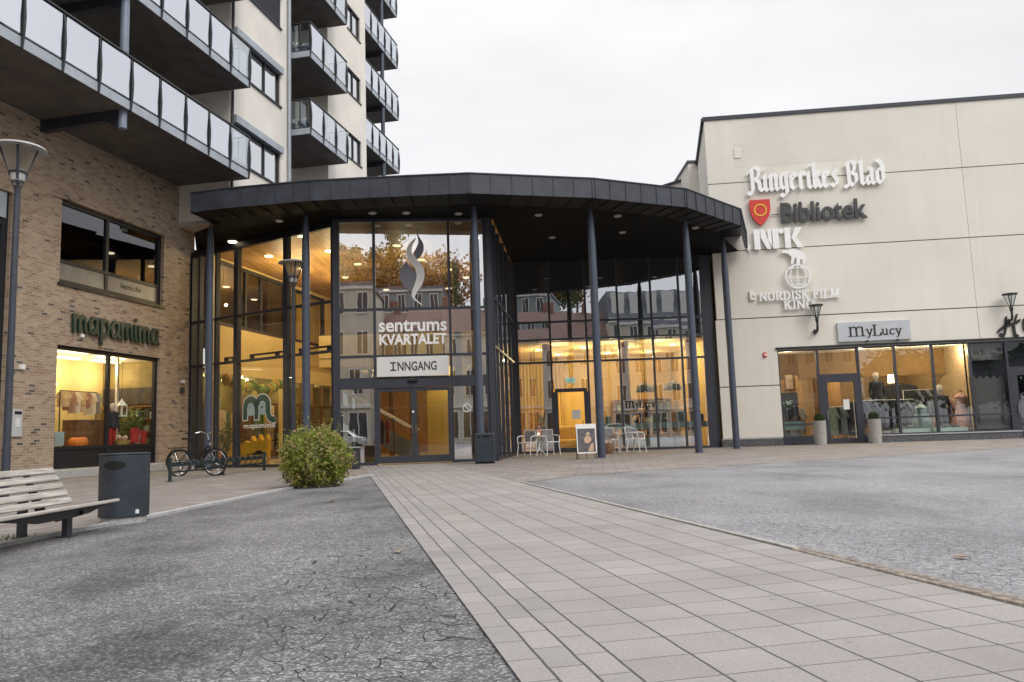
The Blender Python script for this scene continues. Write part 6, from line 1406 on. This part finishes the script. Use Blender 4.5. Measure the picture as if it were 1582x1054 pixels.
for i, (u, z, w, h, mt, lab) in enumerate(((2.1, 2.5, .5, .5, 'cloth_dark', 'small dark framed picture high in the leftmost shop pane'), (2.75, 2.3, .4, .7, 'cloth_beige', 'pale framed picture in leftmost shop pane near door'))):
    t = thing('wall_picture', lab, 'picture', tuple(FA(u, -4, z))); m = MB(); m.fbox(FA, u-w/2, u+w/2, -2.48, -2.44, z, z+h); m.build('picture_frame', 'int_wood_dark', t); m = MB(); m.fbox(FA, u-w/2+.05, u+w/2-.05, -2.438, -2.43, z+.05, z+h-.05); m.build('print', mt, t)
m = MB(); m.fbox(FA, 1.85, 3.2, -2.6, -2.5, .03, 3.85); simple('shop_partition', 'dark tan partition wall in the leftmost shop pane', 'partition', m, 'int_wood')
for k_, (u, n, mats) in enumerate(((2.4, -1.9, ('cloth_dark', 'cloth_beige', 'cloth_grey')), (4.6, -1.5, ('cloth_sage', 'cloth_dark', 'cloth_grey')))): rack(u, n, mats, ('rack of mixed clothes in the leftmost shop pane', 'rack of sage and dark clothes inside the clothes shop door')[k_], H=1.5, w=.5)
t = thing('poster_screen', 'dark framed picture with pale blossom in the leftmost shop pane', 'picture', tuple(FA(2.35, -1.2, 1.0))); m = MB(); m.fbox(FA, 2.0, 2.75, -1.25, -1.2, 1.15, 2.15); m.build('picture_frame', 'cloth_dark', t); m = MB(); m.lathe(FA(2.38, -1.19, 1.65), [(.001, 0), (.18, 0)], 12); 
for i in range(20):
    a = random.uniform(0, 6.28); r = random.uniform(.02, .22); c = FA(2.38+r*math.cos(a), -1.195, 1.65+r*math.sin(a)); m.quad(c+FA.u*-.03, c+Vector((0, 0, .03)), c+FA.u*.03, c+Vector((0, 0, -.03)))
m.build('blossom', 'mint', t)
m = MB(); m.fbox(FA, 2.0, 2.8, -1.1, -.6, .6, .95); simple('mint_cabinet', 'mint and dark cabinet in the leftmost shop pane', 'cabinet', m, 'mint_dark')
m = MB(); m.fbox(FA, 3.05, 3.2, -3.0, -2.2, .03, 2.6); m.fbox(FA, 2.95, 3.05, -3.0, -2.2, .03, 2.9); simple('timber_screen', 'warm timber screen in leftmost shop pane near door', 'screen', m, 'int_wood')
t = thing('wooden_table', 'light wooden table seen through the clothes shop door', 'table', tuple(FA(4.0, -2.4, 0))); m = MB(); m.fbox(FA, 3.6, 4.6, -2.8, -2.0, .78, .83); m.build('table_top', 'int_wood', t)
for a in (3.65, 4.5):
    for b in (-2.75, -2.1): m = MB(); m.fbox(FA, a, a+.06, b, b+.06, .03, .78); m.build('leg', 'int_wood', t)
m = MB(); m.fbox(FA, 4.22, 4.45, -.085, -.08, 1.35, 1.75); simple('door_poster', 'pale paper poster on glass of the clothes shop door', 'poster', m, 'sign_white')
# ================================================================ the other side of the square (seen mirrored in the glass)
def town_house(name, label, A, B, H, depth, mat, roofmat, floors, nwin, roof='flat', rh=2.5, arch=False, base=None):
    A, B = Vector((A[0], A[1], 0)), Vector((B[0], B[1], 0)); fr = Frame(A, B-A); L = (B-A).length
    t = thing(name, label, 'building', tuple((A+B)/2), group='town houses across the square')
    m = MB(); m.fbox(fr, 0, L, -depth, 0, 0, H); m.build('wall', mat, t)
    m = MB()
    if roof == 'flat': m.fbox(fr, -.2, L+.2, -depth-.2, .25, H+.002, H+.35)
    elif roof == 'gable':
        p = [fr(-.3, .4, H), fr(-.3, -depth-.4, H), fr(-.3, -depth/2, H+rh)]; m.prism(p, fr.u*(L+.6))
    else:
        m.prism([fr(-.1, .2, H), fr(-.1, -depth-.2, H), fr(-.1, -depth+1.2, H+rh), fr(-.1, -1.3, H+rh)], fr.u*(L+.2))
    r_ = m.build('roof', roofmat, t)
    if roof != 'flat':
        m = MB(); m.fbox(fr, L*.3, L*.3+.9, -depth/2-.5, -depth/2+.4, H+rh*.5, H+rh+1.2); m.build('chimney', 'facade_rust', r_)
    fh = H/floors; st = L/nwin
    for f_ in range(floors):
        for i in range(nwin):
            w = st*.42; u = (i+.5)*st; z0 = fh*f_+fh*.28; z1 = fh*f_+fh*.82
            if f_ == 0: w = st*.72; z0 = .5
            m = MB(); m.fbox(fr, u-w/2-.12, u+w/2+.12, .0, .07, z0-.12, z1+.14); wd = m.build('window', 'white_trim', t)
            m = MB(); m.fbox(fr, u-w/2, u-.05, .07, .085, z0, z1); m.fbox(fr, u+.05, u+w/2, .07, .085, z0, z1); m.build('pane', 'dark_pane', wd)
    m = MB(); m.fbox(fr, -.05, L+.05, .0, .22, fh*.93, fh*1.02); m.fbox(fr, -.1, L+.1, 0, .2, H-.35, H-.004); m.build('cornice', 'white_trim', t)
    for i in range(0 if roof != 'mansard' else nwin):
        u = (i+.5)*st; m = MB(); m.fbox(fr, u-.7, u+.7, -1.6, -.05, H+.3, H+rh-.3); d = m.build('dormer', 'white_trim', r_)
town_house('town_house', 'beige three storey corner house with white framed windows mirrored at left of entrance glass', (-6.3, -29.6), (-13.5, -30.6), 16.6, 10, 'facade_beige', 'roof_slate', 4, 3)
town_house('town_house', 'dull teal flat roofed block mirrored behind the yellow house', (2.5, -48.2), (-14, -50.5), 19.6, 12, 'facade_teal', 'roof_slate', 5, 8)
town_house('town_house', 'yellow town house with tiled roof mirrored in middle of entrance glass', (4.2, -34.0), (-2.7, -35.0), 12.6, 9, 'facade_yellow', 'roof_tile', 3, 4, 'gable', 3.0)
town_house('town_house', 'rust red town house with tiled roof mirrored between beige and yellow houses', (-2.8, -35.2), (-6.2, -35.7), 12.2, 9, 'facade_rust', 'roof_tile', 3, 2, 'gable', 3.0)
town_house('town_house', 'long beige town house with slate mansard and dormers mirrored in the cafe glass', (26, -29.2), (9.6, -28.6), 13.2, 11, 'facade_beige', 'roof_slate', 4, 8, 'mansard', 3.4)
town_house('town_house', 'white town house with red tiled roof mirrored at left of cafe glass', (9.4, -30.5), (1.2, -31.0), 11.6, 9, 'facade_white', 'roof_tile', 3, 4, 'gable', 3.2)
town_house('town_house', 'pale town house with slate roof at the far left of the square', (-16, -24), (-24, -16), 13, 10, 'facade_white', 'roof_slate', 4, 4, 'gable', 3)
m = MB()                                                                                   # wooded hill behind the houses
hp = []
for i in range(25):
    for j in range(9):
        x = -90+i*7.5; y = -62-j*11; hp.append((x, y, max(0, 27*max(0, min(1, (17-x)/10))*min(1, j/3.2)+1.5*math.sin(i*1.3+j)*max(0, min(1, (17-x)/10)))-2))
m.add(hp, [(i*9+j, i*9+j+1, (i+1)*9+j+1, (i+1)*9+j) for i in range(24) for j in range(8)])
tag(m.build('wooded_hill', P('hill_soil', (.10, .08, .05), .95, 0, .3, .3), smooth=True), kind='structure')
def tree_at(x, y, z, H, kind, label):
    t = thing('hill_tree', label, 'tree', (x, y, z), group='trees on the hill across the square')
    m = MB(); m.tube([(0, 0, 0), (.1, 0, H*.5), (0, .1, H*.92)], [H*.02, H*.013, .03], 6)
    for i in range(9):
        a = i*2.4; zz = H*(.32+.06*i); m.tube([(0, 0, zz), (math.cos(a)*H*.19, math.sin(a)*H*.19, zz+H*.14)], [H*.008, .02], 5)
    m.build('trunk', 'bark', t, local=True)
    cl = []
    for i in range(26):
        a = i*2.4; q = (i+.5)/26
        if kind == 'pine': zz = H*(.2+.8*q); r = H*.18*(1-q)
        else: zz = H*(.40+.56*q); r = H*(.27 if kind == 'oak' else .20)*math.sqrt(max(0, 1-(2*q-1)**2))*random.uniform(.5, 1)
        cl.append((r*math.cos(a), r*math.sin(a), zz, H*random.uniform(.05, .10)*(1 if kind != 'pine' else .6)))
    m = MB()
    for i in range(1000 if kind != 'birch' else 560):
        cx_, cy_, cz_, cr_ = random.choice(cl); c = Vector((cx_+random.gauss(0, cr_), cy_+random.gauss(0, cr_), cz_+random.gauss(0, cr_*.8))); d = Vector([random.gauss(0, 1) for _ in range(3)]).normalized()*.34; x_ = d.cross(Vector([random.gauss(0, 1) for _ in range(3)])).normalized()*.24
        m.add([c-d, c+x_, c+d, c-x_], [(0, 1, 2, 3)])
    m.build('crown', {'pine': 'pine_leaf', 'oak': 'autumn_leaf', 'birch': 'birch_leaf'}[kind], t, local=True)
    return t
pa = tree_at(-12, -97, 24.0, 13, 'pine', 'dark green conifer standing on the hill beyond the houses'); oa = tree_at(-6, -97, 24.0, 12, 'oak', 'brown autumn tree standing on the hill beyond the houses')
mat_leaf('birch_leaf', [(.42, .30, .14), (.34, .26, .16), (.30, .28, .12)])
ba = tree_at(2, -96, 24.2, 11, 'birch', 'thin pale yellow birch standing on the hill beyond the houses')
for i in range(40):
    src = random.choice((pa, oa, oa, ba)); c_ = copy_tree(src); x = -42+i*1.3+random.uniform(-.7, .7); y = -97+random.uniform(-6, 5)
    c_.location = (x, y, 27*max(0, min(1, (17-x)/10))*min(1, (-62-y)/11/3.2)-2.3+random.uniform(0, 1)); k = random.uniform(.75, 1.2); c_.scale = (k, k, k*random.uniform(.85, 1.1)); c_.rotation_euler.z = random.uniform(0, 6)
def car(x, y, rot, mat, label):
    t = thing('parked_car', label, 'car', (x, y, 0), R(rot), 'cars parked across the square')
    m = MB(); pr = [(-2.1, .3), (-2.1, .75), (-1.9, .95), (-1.35, 1.05), (-.75, 1.45), (.7, 1.48), (1.35, 1.02), (2.0, .88), (2.15, .6), (2.1, .3)]
    m.prism([(a, -.85, b) for a, b in pr], (0, 1.7, 0)); m.build('body', mat, t, bevel=.08, local=True)
    m = MB()
    for yy in (-.857, .852): m.prism([(-1.15, yy, 1.03), (-.7, yy, 1.38), (.65, yy, 1.40), (1.15, yy, 1.03)], (0, .005, 0))
    m.build('window', 'dark_pane', t, local=True)
    for a in (-1.35, 1.35):
        for yy in (-.88, .68): m = MB(); m.tube([(a, yy, .32), (a, yy+.2, .32)], .32, 16); m.build('wheel', 'rubber', t, local=True)
P('car_silver', (.45, .46, .48), .3, .5); P('car_red', (.35, .03, .03), .3, .2)
pb = tree_at(30, -34, 0, 8.5, 'oak', 'unseen dark green tree added for the reflection in the right shop panes'); [setattr(c_.data, 'materials', c_.data.materials) for c_ in []]  # tree row out of view, added to give the right shop glass a dark reflection
for c_ in pb.children:
    if c_.name.startswith('crown'): c_.data = c_.data.copy(); c_.data.materials[0] = M['ball_leaf']
pb['group'] = 'added trees mirrored in the right shop panes'
for i in range(24):
    c_ = copy_tree(pb); c_.location = (31+i*2.2, -34+random.uniform(-3, 3), 0); k = random.uniform(.8, 1.15); c_.scale = (k*1.2, k*1.2, k); c_.rotation_euler.z = random.uniform(0, 6)
car(-8.5, -19, 8, 'car_silver', 'silver car parked across the square mirrored beside the sliding doors'); car(-3.5, -20, 5, 'car_red', 'red car parked across the square mirrored in lower entrance glass'); car(9, -20, 3, 'car_silver', 'silver car parked across the square before the white town house')
